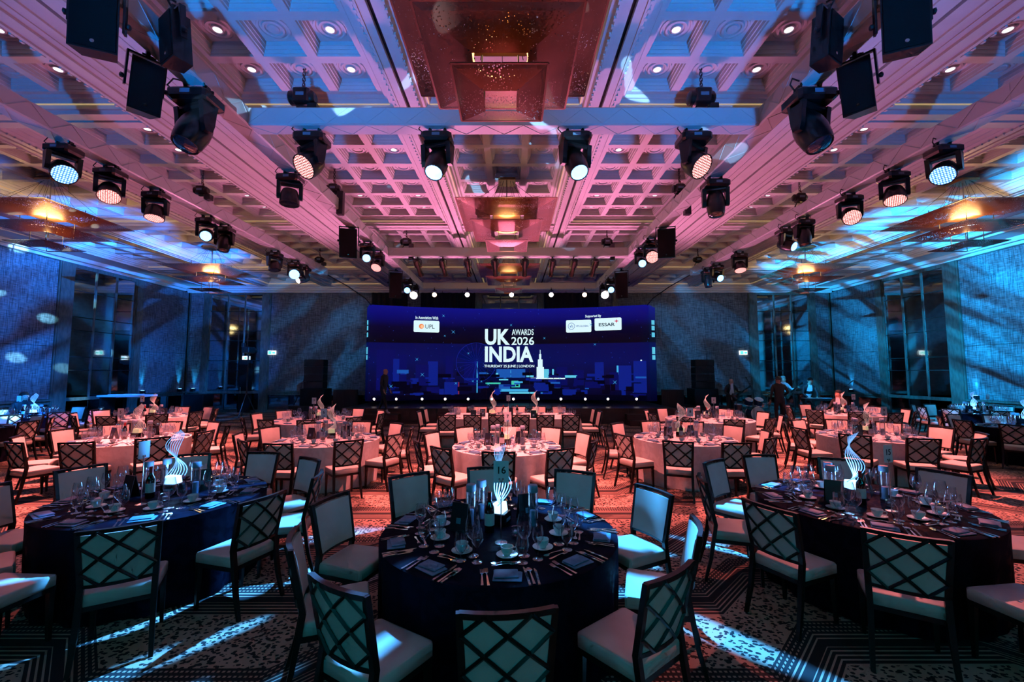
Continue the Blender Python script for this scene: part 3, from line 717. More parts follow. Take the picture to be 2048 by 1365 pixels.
# ------------------------------------------------------------------ stage lamps
def clamp_mesh():
    m = MB(); m.box(-.02, .02, -.03, .03, -.09, .0)
    m.tube([(0, -.03, -.02), (0, -.055, .02), (0, -.03, .055), (0, .02, .05)], .012, 5); m.tube([(-.05, 0, -.05), (.05, 0, -.05)], .012, 5); m.lathe([(.022, -.07), (.022, -.05)], 6, (.055, 0, 0)); return m
CLAMP = clamp_mesh().mesh('clamp', 'black')
BASE = MB().soft(-.20, .20, -.16, .16, -.21, -.08, .03).mesh('lamp_base', 'black')
PLATE = MB().box(-.05, .05, -.163, -.158, -.16, -.12).mesh('rating_plate', 'tape')
def yoke_mesh(w_, d):
    m = MB()
    for s in (-1, 1):
        m.loft([[(s * (w_ - .03) + q[0], q[1], z) for q in ((-.03, -.07 * f_), (.03, -.07 * f_), (.03, .07 * f_), (-.03, .07 * f_))] for z, f_ in ((-.22, 1.2), (-.30, 1.0), (-.22 - d, .8), (-.22 - d - .07, .5))])
    m.soft(-w_, w_, -.07, .07, -.27, -.20, .02); return m
YOKE = yoke_mesh(.21, .22).mesh('yoke', 'black')
def head_spot():
    return MB().lathe([(.05, .19), (.115, .17), (.145, .06), (.15, -.04), (.135, -.17), (.125, -.21)], 16)
def head_wash():
    return MB().lathe([(.06, .13), (.125, .11), (.155, .02), (.165, -.07), (.168, -.13), (.155, -.145)], 18)
HEADS = {'spot': (head_spot().mesh('lamp_head', 'black', True), .112, -.205), 'wash': (head_wash().mesh('lamp_head', 'black', True), .152, -.140)}
LENS = {}
def lens(kind, m):
    if (kind, m) not in LENS:
        r, z = HEADS[kind][1:]
        if kind == 'spot':
            a = MB().lathe([(r, z - .004), (r * .8, z - .022), (.001, z - .03)], 16)
        else:
            a = MB().lathe([(r, z), (r, z - .008), (.001, z - .010)], 18)
        LENS[(kind, m)] = (a.mesh('lens', m, True), MB().lathe([(r * 1.02, z + .02), (r * 1.02, z - .012), (r * 1.10, z - .012), (r * 1.10, z + .02)], 18, caps=False).mesh('bezel', 'black', True))
    return LENS[(kind, m)]
def moving_head(pos, aim, kind, lm, label, beam=None, s=1.0, group='moving head lamps on the trusses'):
    pos = Vector(pos); piv = pos + Vector((0, 0, -.46 * s)); d = (Vector(aim) - piv).normalized()
    pan = math.atan2(-d.x, d.y) if (abs(d.x) + abs(d.y)) > 1e-3 else 0
    tilt = math.acos(max(-1, min(1, -d.z)))
    t = thing('moving_head_lamp', label, 'stage lamp', Matrix.Translation(pos) @ Matrix.Scale(s, 4), group)
    for q in (-.1, .1): link('clamp', CLAMP, t, Matrix.Translation((q, 0, 0)))
    b = link('lamp_base', BASE, t); link('rating_plate', PLATE, b)
    lp = link('cable_loop', MB().tube([(-.16, -.05, -.10), (-.24, -.08, -.03), (-.2, -.06, .05), (-.1, -.03, .04)], .008, 5).mesh('cable_loop', 'cable'), t)
    link('yoke', YOKE, t, Matrix.Rotation(pan, 4, 'Z'))
    hm, r, z = HEADS[kind]
    h = link('lamp_head', hm, t, Matrix.Translation((0, 0, -.46)) @ Matrix.Rotation(pan, 4, 'Z') @ Matrix.Rotation(tilt, 4, 'X'))
    a, c = lens(kind, lm); link('lens', a, h); link('bezel', c, h)
    if beam:
        col, pw, ang, gb = beam
        light('lamp_beam', 'SPOT', piv + d * (.30 * s), col, pw, aim=aim, size=.05, spot=ang, blend=.35, gobo=gb)
    return t
TB = TZ0
SID = {-1: 'door', 1: 'band'}
def G(**k): return lambda d: gobo_nodes(d, **k)
BEAM = {}
SALM = (1.0, .205, .200)
for k_ in ((-1, 1), (1, 1)): BEAM[k_] = (SALM, 400, 40, None)
for k_ in ((-1, 2), (1, 2), (1, 5)): BEAM[k_] = (SALM, 1500, 50, None)
BEAM[('x', -2.89)] = BEAM[('x', 2.85)] = (SALM, 800, 36, None)
BEAM[('x', -1.0)] = ((.05, .36, 1.0), 12000, 50, G(scale=(15, 2.2), rot=.5, lo=.56, hi=.575, dist=.5, seed=3.0, detail=1.0))
BEAM[('x', 1.07)] = ((.04, .36, 1.0), 12000, 50, G(scale=(13, 1.8), rot=-.55, lo=.56, hi=.575, dist=.5, seed=8.0, detail=1.0))
# outer trusses, from the camera towards the stage
OUT = {-1: [(6.53, 'wash', 'led_blue', (-2.0, 3.8, 0), 'blue-glowing'), (7.32, 'wash', 'led_pink', (-4.9, 4.9, 0), 'pink-lensed'), (8.29, 'wash', 'led_pink', (-6.7, 7.2, 0), 'pink-lensed'),
            (9.72, 'spot', 'cool_emit', (-2.0, 1.5, 1.2), 'dark-bodied'), (10.33, 'spot', 'lens_off', (-6.9, 9.2, 0), 'unlit'), (12.56, 'wash', 'lens_off', (-6.2, 12.0, 0), 'unlit'),
            (13.74, 'wash', 'cool_emit', (-.4, 0, 1.8), 'starry blue'), (14.35, 'spot', 'white_emit', (-9.5, 11.0, 3.2), 'small-lensed')],
       1: [(6.56, 'wash', 'led_blue', (2.2, 3.7, 0), 'blue-glowing'), (7.45, 'wash', 'led_pink', (5.6, 5.8, 0), 'pink-lensed'), (8.46, 'wash', 'led_pink', (4.6, 3.0, .5), 'pink-lensed'),
           (9.83, 'spot', 'lens_off', (6.9, 9.0, 0), 'unlit'), (10.48, 'spot', 'cool_emit', (9.5, 5.5, 2.2), 'dark-bodied'), (12.66, 'wash', 'led_pink', (6.5, 11.0, 0), 'pink-lensed'),
           (14.1, 'spot', 'cool_emit', (7.2, 11.5, 3.9), 'blue-lensed'), (14.75, 'spot', 'lens_off', (6.9, 13.8, 0), 'unlit')]}
for s in (-1, 1):
    for i, (y, kd, lm, aim, dsc) in enumerate(OUT[s]):
        moving_head((RC + s * XO, y, TB), aim, kd, lm, f'{dsc} moving head, {ORD[i]} from the camera along the outer truss, {SID[s]} side', BEAM.get((s, i)))
# front cross truss
for x, lm, kd, aim, dsc in ((-2.89, 'led_pink', 'wash', (-5.0, 2.9, 1.6), 'large pink LED-faced moving head at the door-side end of the front cross truss'),
                       (-1.0, 'cool_emit', 'spot', (-1.9, 3.4, 0), 'blue-lensed moving head beside the biggest chandelier, door side'),
                       (1.07, 'cool_emit', 'spot', (2.0, 3.3, 0), 'blue-lensed moving head beside the biggest chandelier, band side'),
                       (2.85, 'led_pink', 'wash', (5.0, 2.9, 1.6), 'large pink LED-faced moving head at the band-side end of the front cross truss')):
    moving_head((RC + x, 6.19, TB), aim, kd, lm, dsc, BEAM.get(('x', x)), 1.12)
# long centre trusses
CEN = {-1: [(5.22, 'spot', 'lens_off', (-4.6, 3.6, 1), 1.25, 'big black moving head below the loudspeakers'), (7.54, 'wash', 'lens_off', (-3.9, 7.2, 0), 1.0, 'dark wash head just beyond the front cross truss'),
            (11.7, 'spot', 'cool_emit', (-2.0, 3.0, 1), .95, 'blue-lensed head beside the middle loudspeaker'), (12.6, 'wash', 'led_pink', (-4.6, 8.5, 0), .95, 'pink-edged head before the profile-lamp cross truss'),
            (16.3, 'spot', 'cool_emit', (-2.2, 6, 1.5), 1.0, 'blue-lensed head hanging low by the screen'), (17.4, 'wash', 'white_emit', (-3.0, 9, 2.0), 1.0, 'glaring pink-white wash head by the screen')],
       1: [(5.22, 'spot', 'lens_off', (4.4, 3.6, 1), 1.25, 'big black moving head below the loudspeakers'), (7.75, 'spot', 'lens_off', (3.6, 7.0, 0), 1.1, 'dark arched head just beyond the front cross truss'),
           (11.4, 'wash', 'led_pink', (2.6, 5.0, 1.2), 1.05, 'pink LED-faced head beside the middle loudspeaker'), (12.3, 'spot', 'cool_emit', (2.2, 4, 1.5), .95, 'blue-lensed head before the profile-lamp cross truss'),
           (16.2, 'spot', 'cool_emit', (2.0, 6, 1.5), 1.0, 'blue-lensed head hanging low by the screen'), (17.3, 'wash', 'white_emit', (2.6, 9, 2.0), 1.0, 'glaring pink-white wash head by the screen')]}
for s in (-1, 1):
    for i, (y, kd, lm, aim, sc_, dsc) in enumerate(CEN[s]):
        moving_head((RC + s * XC, y, TB), aim, kd, lm, f'{dsc} on the long centre truss, {SID[s]} side', BEAM.get((s * 2, i)), sc_)

# loudspeakers flown from the centre trusses
def speaker(mtx, label, w_=.40, d=.38, h_=.64):
    t = thing('loudspeaker', label, 'loudspeaker', mtx, 'loudspeakers on the centre trusses')
    cb = MB().loft([[(-w_ / 2, -d / 2, z), (w_ / 2, -d / 2, z), (w_ * .36, d / 2, z), (-w_ * .36, d / 2, z)] for z in (-h_, 0)])
    c = link('cabinet', cb.mesh('cabinet', 'black'), t)
    link('grille', MB().box(-w_ / 2 + .015, w_ / 2 - .015, -d / 2 - .012, -d / 2, -h_ + .02, -.02).mesh('grille', 'blackm'), t)
    link('badge', MB().lathe([(.018, 0), (.018, .003), (.001, .004)], 10).xform(Matrix.Translation((0, -d / 2 - .013, -h_ + .08)) @ Matrix.Rotation(pi / 2, 4, 'X')).mesh('badge', 'steel'), t)
    br = MB()
    for s in (-1, 1):
        br.box(s * (w_ / 2 + .02) - .01, s * (w_ / 2 + .02) + .01, -.03, .03, -h_ * .55, .06); br.lathe([(.035, -.02), (.035, .02)], 8, (0, 0, 0)) if 0 else None
    br.box(-w_ / 2 - .03, w_ / 2 + .03, -.03, .03, .05, .07); link('bracket', br.mesh('bracket', 'black'), t)
    for s in (-1, 1):
        link('knob', MB().lathe([(.02, 0), (.03, .015), (.03, .03), (.012, .04)], 8).xform(Matrix.Translation((s * (w_ / 2 + .03), 0, -h_ * .4)) @ Matrix.Rotation(s * pi / 2, 4, 'Y')).mesh('knob', 'black'), t)
    link('clamp', CLAMP, t, Matrix.Translation((0, 0, .14)))
    return t
def SP(x, y, z, rz, rx): return Matrix.Translation((RC + x, y, z)) @ Matrix.Rotation(rz, 4, 'Z') @ Matrix.Rotation(rx, 4, 'X')
for s in (-1, 1):
    n = SID[s]
    speaker(SP(s * 3.96, 3.95, 5.70, s * -.42, .06), f'big square-fronted loudspeaker at the top of the picture on the {n}-side centre truss', .38, .16, .58)
    speaker(SP(s * 3.62, 4.46, 5.92, s * .55, .10), f'loudspeaker turned sideways on the inner face of the {n}-side centre truss', .32, .20, .52)
    speaker(SP(s * 4.08, 4.66, 5.54, s * -.9, .26), f'tilted loudspeaker between the square one and the moving head, {n} side', .30, .30, .56)
    speaker(SP(s * 4.0, 10.55, 5.60, s * -.25, .18), f'upright loudspeaker halfway along the {n}-side centre truss', .42, .34, .72)
    speaker(SP(s * 4.0, 14.9, 5.52, s * -.3, .2), f'tall dark loudspeaker near the screen on the {n}-side centre truss', .42, .42, .9)

# profile lamps on the middle cross truss, aimed at the stage
def profile_lamp(x, y, aim, label):
    pos = Vector((x, y, TB)); piv = pos + Vector((0, 0, -.26)); d = (Vector(aim) - piv).normalized()
    pan = math.atan2(-d.x, d.y); tilt = math.acos(-d.z)
    t = thing('profile_lamp', label, 'stage lamp', Matrix.Translation(pos), 'profile lamps on the middle cross truss')
    link('clamp', CLAMP, t)
    yk = MB().tube([(-.12, 0, -.26), (-.12, 0, -.10), (-.08, 0, -.06), (.08, 0, -.06), (.12, 0, -.10), (.12, 0, -.26)], .012, 5)
    link('yoke', yk.mesh('yoke', 'black'), t, Matrix.Rotation(pan, 4, 'Z'))
    bd = link('lamp_body', MB().lathe([(.04, .22), (.095, .20), (.105, .05), (.10, -.05)], 12).mesh('lamp_body', 'black', True), t, Matrix.Translation((0, 0, -.26)) @ Matrix.Rotation(pan, 4, 'Z') @ Matrix.Rotation(tilt, 4, 'X'))
    link('lens_tube', MB().lathe([(.075, -.05), (.075, -.34), (.09, -.36), (.09, -.40), (.06, -.40)], 12).mesh('lens_tube', 'black', True), bd)
    link('shutter_handle', MB().box(-.13, .13, -.006, .006, -.075, -.06).mesh('shutter_handle', 'redpart'), bd)
for i, x in enumerate((-3.0, -2.2, -1.41, -.54, .41, 1.28, 1.96, 2.63)):
    profile_lamp(x, 13.34, (x * .7, 18.4, 1.2), f'black profile lamp, {ORD[i]} from the door side along the middle cross truss')

# round lamps on the last cross truss, facing the room
for i, (x, m_) in enumerate(((-3.4, 'warm_emit'), (-1.96, 'white_emit'), (-.02, 'white_emit'), (1.72, 'white_emit'), (3.18, 'warm_emit'))):
    pos = Vector((x, 18.5, TB)); d = (Vector((x * .5, 8, .9)) - pos).normalized(); pan = math.atan2(-d.x, d.y); tilt = math.acos(-d.z)
    t = thing('par_lamp', f'small round glowing lamp above the screen, {ORD[i]} from the door side', 'stage lamp', Matrix.Translation(pos), 'round lamps above the screen')
    link('clamp', CLAMP, t); link('yoke', MB().tube([(-.11, 0, -.2), (-.11, 0, -.08), (.11, 0, -.08), (.11, 0, -.2)], .010, 5).mesh('yoke', 'black'), t, Matrix.Rotation(pan, 4, 'Z'))
    c = link('can', MB().lathe([(.05, .10), (.10, .08), (.105, -.08), (.10, -.08)], 12).mesh('can', 'black', True), t, Matrix.Translation((0, 0, -.24)) @ Matrix.Rotation(pan, 4, 'Z') @ Matrix.Rotation(tilt, 4, 'X'))
    link('lens', MB().lathe([(.098, -.075), (.098, -.085), (.001, -.09)], 14).mesh('lens', m_, True), c)

# ------------------------------------------------------------------ chairs
def bk(u, v, off=0.0):
    """a point of the chair's curved, leaning back: u across (-1..1), v up (0..1), off towards the sitter"""
    return Vector((u * (.200 + .018 * v), .078 * (1 - v) + .030 * (u * u - 1) + off, .530 + .385 * v))
def back_bar(u0, v0, u1, v1, r=.0105, n=5, off=.004):
    return MB().tube([bk(u0 + (u1 - u0) * i / n, v0 + (v1 - v0) * i / n, off) for i in range(n + 1)], [r] * (n + 1), 4)
def chair_parts(fine):
    ps = []
    st = MB(); rs = []
    for z, i in ((.395, .004), (.400, 0), (.462, 0), (.472, .005), (.477, .018)):
        k = .016
        a, b, y0, y1 = .208 - i, .226 - i, .085 + i, .505 - i
        rs.append([(-a + k, y0, z), (a - k, y0, z), (a, y0 + k, z), (b, y1 - k, z), (b - k, y1, z), (-b + k, y1, z), (-b, y1 - k, z), (-a, y0 + k, z)])
    st.loft(rs); ps.append(('seat', st.mesh('seat', 'cream', True), []))
    ps.append(('seat_frame', MB().hexa([(-.205, .09, .36), (.205, .09, .36), (.222, .50, .36), (-.222, .50, .36), (-.205, .09, .395), (.205, .09, .395), (.222, .50, .395), (-.222, .50, .395)]).mesh('seat_frame', 'wood'), []))
    pad = MB(); nu, nv = 6, 3
    fr = [[bk(-.93 + 1.86 * i / nu, .03 + .91 * j / nv, .055 - (.012 if i in (0, nu) or j in (0, nv) else 0)) for i in range(nu + 1)] for j in range(nv + 1)]
    rr = [[bk(-.93 + 1.86 * i / nu, .03 + .91 * j / nv, .012) for i in range(nu + 1)] for j in range(nv + 1)]
    n = (nu + 1) * (nv + 1); pad.v = [tuple(p) for r in fr for p in r] + [tuple(p) for r in rr for p in r]
    ix = lambda i, j, s: s * n + j * (nu + 1) + i
    for j in range(nv):
        for i in range(nu):
            pad.f.append((ix(i, j, 0), ix(i + 1, j, 0), ix(i + 1, j + 1, 0), ix(i, j + 1, 0))); pad.f.append((ix(i, j, 1), ix(i, j + 1, 1), ix(i + 1, j + 1, 1), ix(i + 1, j, 1)))
    for i in range(nu):
        for j in (0, nv): pad.f.append((ix(i, j, 0), ix(i + 1, j, 0), ix(i + 1, j, 1), ix(i, j, 1)))
    for j in range(nv):
        for i in (0, nu): pad.f.append((ix(i, j, 0), ix(i, j + 1, 0), ix(i, j + 1, 1), ix(i, j, 1)))
    ps.append(('back_pad', pad.mesh('back_pad', 'cream', True), []))
    def rail(v, h_):
        m = MB(); rs = []
        for i in range(7):
            p = bk(-1 + 2 * i / 6, v); t = .016
            rs.append([p + Vector((0, -t + .02, -h_)), p + Vector((0, t + .02, -h_)), p + Vector((0, t + .02, h_)), p + Vector((0, -t + .02, h_))])
        return m.loft(rs)
    ps.append(('top_rail', rail(1.0, .013).mesh('top_rail', 'wood'), [])); ps.append(('bottom_rail', rail(0.0, .011).mesh('bottom_rail', 'wood'), []))
    for s in (-1, 1):
        path = [(s * .212, -.01, 0), (s * .204, .045, .20), (s * .200, .078, .40), tuple(bk(s, 0, .02)), tuple(bk(s, .5, .02)), tuple(bk(s, 1.03, .02))]
        rw = [.013, .016, .018, .018, .017, .015]
        m = MB(); m.loft([[(x - r, y - r, z), (x + r, y - r, z), (x + r, y + r, z), (x - r, y + r, z)] for (x, y, z), r in zip(path, rw)])
        ps.append(('leg', m.mesh('leg', 'wood'), []))
        m = MB(); m.loft([[(x - r, y - r, z), (x + r, y - r, z), (x + r, y + r, z), (x - r, y + r, z)] for (x, y, z), r in zip([(s * .205, .485, 0), (s * .203, .475, .38)], (.012, .019))])
        ps.append(('leg', m.mesh('leg', 'wood'), []))
    bars = []
    for s in (-1, 1):
        for (u0, v0, u1, v1) in ((-.5, 1, 1, .25), (.5, 1, 1, .75), (-1, .75, .5, 0), (-1, .25, -.5, 0)):
            bars.append(back_bar(s * u0, v0, s * u1, v1, off=.004 if s > 0 else .007))
    if fine:
        for b in bars: ps.append(('lattice_bar', b.mesh('lattice_bar', 'wood'), []))
    else:
        m = MB()
        for b in bars: m.add(b.v, b.f)
        ps.append(('lattice', m.mesh('lattice', 'wood'), []))
    return ps
CHAIR_F, CHAIR_C = chair_parts(True), chair_parts(False)

# ------------------------------------------------------------------ tableware
def wine_glass_mesh(h_, bowl, rim, foot, stem):
    b0 = h_ * stem
    prof = [(.001, .0012), (foot, .001), (foot, .003), (foot * .35, .006), (.0045, .014), (.0038, b0 - .02), (.006, b0), (bowl * .62, b0 + .022), (bowl * .95, b0 + (h_ - b0) * .34), (bowl, b0 + (h_ - b0) * .48), (bowl * .95, b0 + (h_ - b0) * .66), (rim, h_)]
    return MB().lathe(prof, 14, caps=False)
WINE = wine_glass_mesh(.25, .047, .034, .038, .42).mesh('wine_glass', 'glass', True)
SMALL = wine_glass_mesh(.22, .040, .030, .035, .42).mesh('small_wine_glass', 'glass', True)
GOBLET = wine_glass_mesh(.185, .044, .036, .036, .22).mesh('water_goblet', 'glass', True)
TALL = wine_glass_mesh(.275, .053, .038, .040, .38).mesh('wine_glass_large', 'glass', True)
def cup_mesh():
    m = MB().lathe([(.001, .004), (.022, .003), (.024, .008), (.036, .022), (.042, .045), (.044, .060), (.0415, .060), (.039, .045), (.032, .02), (.001, .014)], 16, caps=False)
    m.tube([(.040, 0, .050), (.060, 0, .052), (.066, 0, .038), (.055, 0, .022), (.036, 0, .020)], .0042, 6); return m
CUP = cup_mesh().mesh('coffee_cup', 'china', True)
SAUCER = MB().lathe([(.001, .003), (.032, .001), (.040, .003), (.072, .013), (.073, .015), (.042, .007), (.030, .005), (.001, .005)], 20, caps=False).mesh('saucer', 'china', True)
def knife_mesh(ln):
    m = MB(); h_ = ln * .45
    m.loft([[(-.008, y, 0), (.008, y, 0), (.007, y, .007), (-.007, y, .007)] if y < h_ else [(-.006, y, .002), (.010 if y < ln - .02 else .0, y, .002), (.010 if y < ln - .02 else .0, y, .0035), (-.006, y, .0035)] for y in (0, .02, h_ - .001, h_ + .006, ln - .03, ln)]); return m
def fork_mesh(ln):
    m = MB(); m.loft([[(-w_, y, z), (w_, y, z), (w_, y, z + .003), (-w_, y, z + .003)] for y, w_, z in ((0, .008, 0), (.03, .007, .001), (ln * .55, .0035, .006), (ln * .68, .004, .006), (ln * .74, .011, .002), (ln * .79, .012, .002))])
    for k in range(4):
        x = -.0105 + k * .007; m.hexa([(x - .0018, ln * .78, .002), (x + .0018, ln * .78, .002), (x + .0012, ln, .008), (x - .0012, ln, .008), (x - .0018, ln * .78, .0045), (x + .0018, ln * .78, .0045), (x + .0012, ln, .010), (x - .0012, ln, .010)])
    return m
def spoon_mesh(ln, bw):
    m = MB(); m.loft([[(-w_, y, z), (w_, y, z), (w_, y, z + .003), (-w_, y, z + .003)] for y, w_, z in ((0, .008, 0), (.03, .007, .001), (ln * .55, .0035, .006), (ln * .70, .004, .005), (ln * .75, bw * .6, .002), (ln * .84, bw, .0005), (ln * .93, bw * .85, .001), (ln, bw * .25, .003))]); return m
KNIFE = knife_mesh(.235).mesh('dinner_knife', 'steel', True); KNIFE2 = knife_mesh(.205).mesh('starter_knife', 'steel', True)
FORK = fork_mesh(.205).mesh('dinner_fork', 'steel', True); FORK2 = fork_mesh(.185).mesh('starter_fork', 'steel', True)
SPOON = spoon_mesh(.205, .021).mesh('soup_spoon', 'steel', True)
DSPOON = spoon_mesh(.17, .017).mesh('dessert_spoon', 'steel', True); DFORK = fork_mesh(.165).mesh('dessert_fork', 'steel', True)
def napkin_mesh():
    m = MB(); m.soft(-.088, .088, -.062, .062, .0, .010, .004)
    q = MB().soft(-.080, .070, -.050, .050, .0, .011, .004).xform(Matrix.Translation((-.006, .012, .0105)) @ Matrix.Rotation(.10, 4, 'Z')); m.add(q.v, q.f); return m
NAP = napkin_mesh().mesh('folded_napkin', 'napkin', True)
def bottle_parts():
    return [('glass_body', MB().lathe([(.001, 0), (.037, 0), (.038, .005), (.038, .17), (.034, .195), (.018, .225), (.0145, .245)], 16).mesh('glass_body', 'bottle', True), []),
            ('capsule', MB().lathe([(.0150, .235), (.0152, .295), (.0165, .297), (.0165, .303), (.001, .304)], 12).mesh('capsule', 'capsule', True), []),
            ('label', MB().loft([[(.0386 * cos(a), .0386 * sin(a), z) for a in [2 * pi * j / 16 for j in range(16)]] for z in (.055, .145)], caps=False).mesh('label', 'label', True), [])]
BOT = bottle_parts()
CYL = [('glass_tube', MB().lathe([(.040, 0), (.041, .005), (.041, .27), (.038, .27), (.038, .01)], 18).mesh('glass_tube', 'glass', True), []),
       ('cap', MB().lathe([(.001, .262), (.037, .262), (.041, .27), (.041, .315), (.036, .322), (.001, .322)], 18).mesh('cap', 'frost', True), []),
       ('candle', MB().lathe([(.001, .004), (.026, .004), (.026, .12), (.001, .125)], 12).mesh('candle', 'frost', True), [])]
MENU = [('front_leaf', MB().hexa([(-.075, -.05, 0), (.075, -.05, 0), (.075, -.046, 0), (-.075, -.046, 0), (-.075, -.012, .21), (.075, -.012, .21), (.075, -.008, .21), (-.075, -.008, .21)]).mesh('front_leaf', 'menu'), []),
        ('back_leaf', MB().hexa([(-.075, .046, 0), (.075, .046, 0), (.075, .05, 0), (-.075, .05, 0), (-.075, -.006, .21), (.075, -.006, .21), (.075, -.002, .21), (-.075, -.002, .21)]).mesh('back_leaf', 'menu'), []),
        ('printed_crest', MB().hexa([(-.02, -.0430, .06), (.02, -.0430, .06), (.02, -.0405, .06), (-.02, -.0405, .06), (-.02, -.0360, .10), (.02, -.0360, .10), (.02, -.0335, .10), (-.02, -.0335, .10)]).mesh('printed_crest', 'tape'), [])]
VOT = [('crystal_bowl', MB().lathe([(.001, .002), (.028, .0), (.036, .02), (.040, .05), (.037, .062), (.031, .06), (.028, .025), (.001, .02)], 9, caps=False).mesh('crystal_bowl', 'glass'), []),
       ('tealight', MB().lathe([(.001, .02), (.018, .02), (.018, .034), (.001, .035)], 10).mesh('tealight', 'china'), [])]
def strand(i, n, m_):
    pts, rr = [], []
    for k in range(17):
        t = k / 16; th = .4 + 4.6 * t; wd = .082 * (1 - .45 * t) * (-1 + 2 * i / (n - 1))
        ax = .042 * sin(2.2 * pi * t) + .03 * t; zz = .160 + .43 * t + .05 * t * (i / (n - 1))
        pts.append((ax + wd * cos(th), .02 * cos(2 * pi * t) + wd * sin(th), zz)); rr.append(.0048 * (1 - .45 * t))
    return MB().tube(pts, rr, 5).mesh('strand', m_, True)
def sculpture_parts(ms, mb_):
    ps = [('plinth', MB().soft(-.075, .075, -.075, .075, 0, .095, .006).mesh('plinth', 'black_gloss'), []),
          ('plaque', MB().box(-.04, .04, -.0775, -.075, .03, .055).mesh('plaque', 'tape'), []),
          ('lit_block', MB().hexa([(-.062, -.045, .095), (.062, -.045, .095), (.062, .045, .095), (-.062, .045, .095), (-.055, -.036, .172), (.055, -.036, .165), (.055, .036, .165), (-.055, .036, .172)]).mesh('lit_block', mb_), [])]
    for i in range(7): ps.append(('strand', strand(i, 7, ms), []))
    return ps
SCU_B = sculpture_parts('acrylic_blue', 'acrylic_base_blue'); SCU_P = sculpture_parts('acrylic_pink_glow', 'acrylic_base_warm')
CARD_BASE = [('foot', MB().lathe([(.001, 0), (.048, 0), (.046, .004), (.012, .010), (.004, .014)], 16).mesh('foot', 'chrome', True), []),
             ('rod', MB().tube([(0, 0, .01), (0, 0, .44)], .0042, 6).mesh('rod', 'chrome', True), []),
             ('clip', MB().box(-.014, -.006, -.006, .006, .435, .455).box(.006, .014, -.006, .006, .435, .455).mesh('clip', 'chrome'), []),
             ('card', MB().box(-.056, .056, -.001, .001, .425, .585).mesh('card', 'paper'), [])]
NUMS = {}
def num_mesh(s):
    if s not in NUMS: NUMS[s] = text_mesh(s, .072, 'ink', .0012, .0006)
    return NUMS[s]

# ------------------------------------------------------------------ tables
TZ = .762
def cloth_mesh(m_, R):
    mb = MB(); n = 108; rs = []
    random.seed(int(R * 1000))
    ph = [random.random() * 6.28 for _ in range(4)]
    rs.append([(.05 * cos(2 * pi * j / n), .05 * sin(2 * pi * j / n), TZ) for j in range(n)])
    rs.append([((R - .02) * cos(2 * pi * j / n), (R - .02) * sin(2 * pi * j / n), TZ) for j in range(n)])
    rs.append([((R - .004) * cos(2 * pi * j / n), (R - .004) * sin(2 * pi * j / n), TZ - .006) for j in range(n)])
    for t in (.06, .15, .3, .5, .75, 1.0):
        z = TZ - .01 - t * (TZ - .018); row = []
        for j in range(n):
            a = 2 * pi * j / n
            f_ = sin(13 * a + ph[0]) * .6 + sin(21 * a + ph[1] + 1.2 * t) * .4 + sin(8 * a + ph[2]) * .3
            r = R - .002 - .02 * t + .034 * min(1, t * 1.6) * f_ - .02 * t
            row.append((r * cos(a), r * sin(a), z))
        rs.append(row)
    mb.loft(rs, caps=False); o = len(mb.v); mb.v.append((0, 0, TZ))
    for j in range(n): mb.f.append((o, j, (j + 1) % n))
    return mb.mesh('tablecloth', m_, True)
CLOTHS = {}
def cloth(m_, R):
    if (m_, R) not in CLOTHS: CLOTHS[(m_, R)] = cloth_mesh(m_, R)
    return CLOTHS[(m_, R)]
CLOCK = ["six", "five", "four", "two", "one", "twelve", "eleven", "ten", "eight", "seven"]
def setting(mtx, where, grp, full, rnd):
    """one place: napkin, cutlery, cup and three glasses, in the frame whose -y points to the diner and whose table edge is at y = -.915"""
    def put(nm, me, lb, cat, x, y, rz=0.0, z=TZ + .0015, sc=1.0):
        tag(link(nm, me, None, mtx @ TR(x + rnd.uniform(-.008, .008), y + rnd.uniform(-.008, .008), z, rz + rnd.uniform(-.06, .06), sc)), f'{lb} {where}', cat, grp)
    put('folded_napkin', NAP, 'folded slate blue napkin', 'napkin', 0, -.80, rnd.uniform(-.25, .25))
    cx, cy_ = rnd.uniform(-.02, .03), -.49 + rnd.uniform(-.02, .02); ca = rnd.uniform(-.6, .9)
    tag(link('saucer', SAUCER, None, mtx @ TR(cx, cy_, TZ + .001)), f'white saucer {where}', 'saucer', grp)
    tag(link('coffee_cup', CUP, None, mtx @ TR(cx, cy_, TZ + .0065, ca)), f'white coffee cup {where}', 'cup', grp)
    gx = .155 if not rnd.random() < .3 else .13
    put('wine_glass', TALL if rnd.random() < .4 else WINE, 'tall clear wine glass', 'glass', gx - .02, -.515)
    put('small_wine_glass', SMALL, 'small clear wine glass', 'glass', gx + .075, -.575)
    put('water_goblet', GOBLET, 'short-stemmed clear water goblet', 'glass', gx - .045, -.612)
    if full:
        put('dinner_fork', FORK, 'silver dinner fork', 'fork', -.122, -.885)
        put('starter_fork', FORK2, 'shorter silver starter fork', 'fork', -.155, -.89)
        put('dinner_knife', KNIFE, 'silver dinner knife', 'knife', .122, -.905)
        put('soup_spoon', SPOON, 'silver soup spoon', 'spoon', .152, -.90)
        put('starter_knife', KNIFE2, 'shorter silver starter knife', 'knife', .182, -.90)
        put('dessert_spoon', DSPOON, 'silver dessert spoon', 'spoon', .075, -.60, pi / 2)
        put('dessert_fork', DFORK, 'silver dessert fork', 'fork', -.09, -.635, -pi / 2)

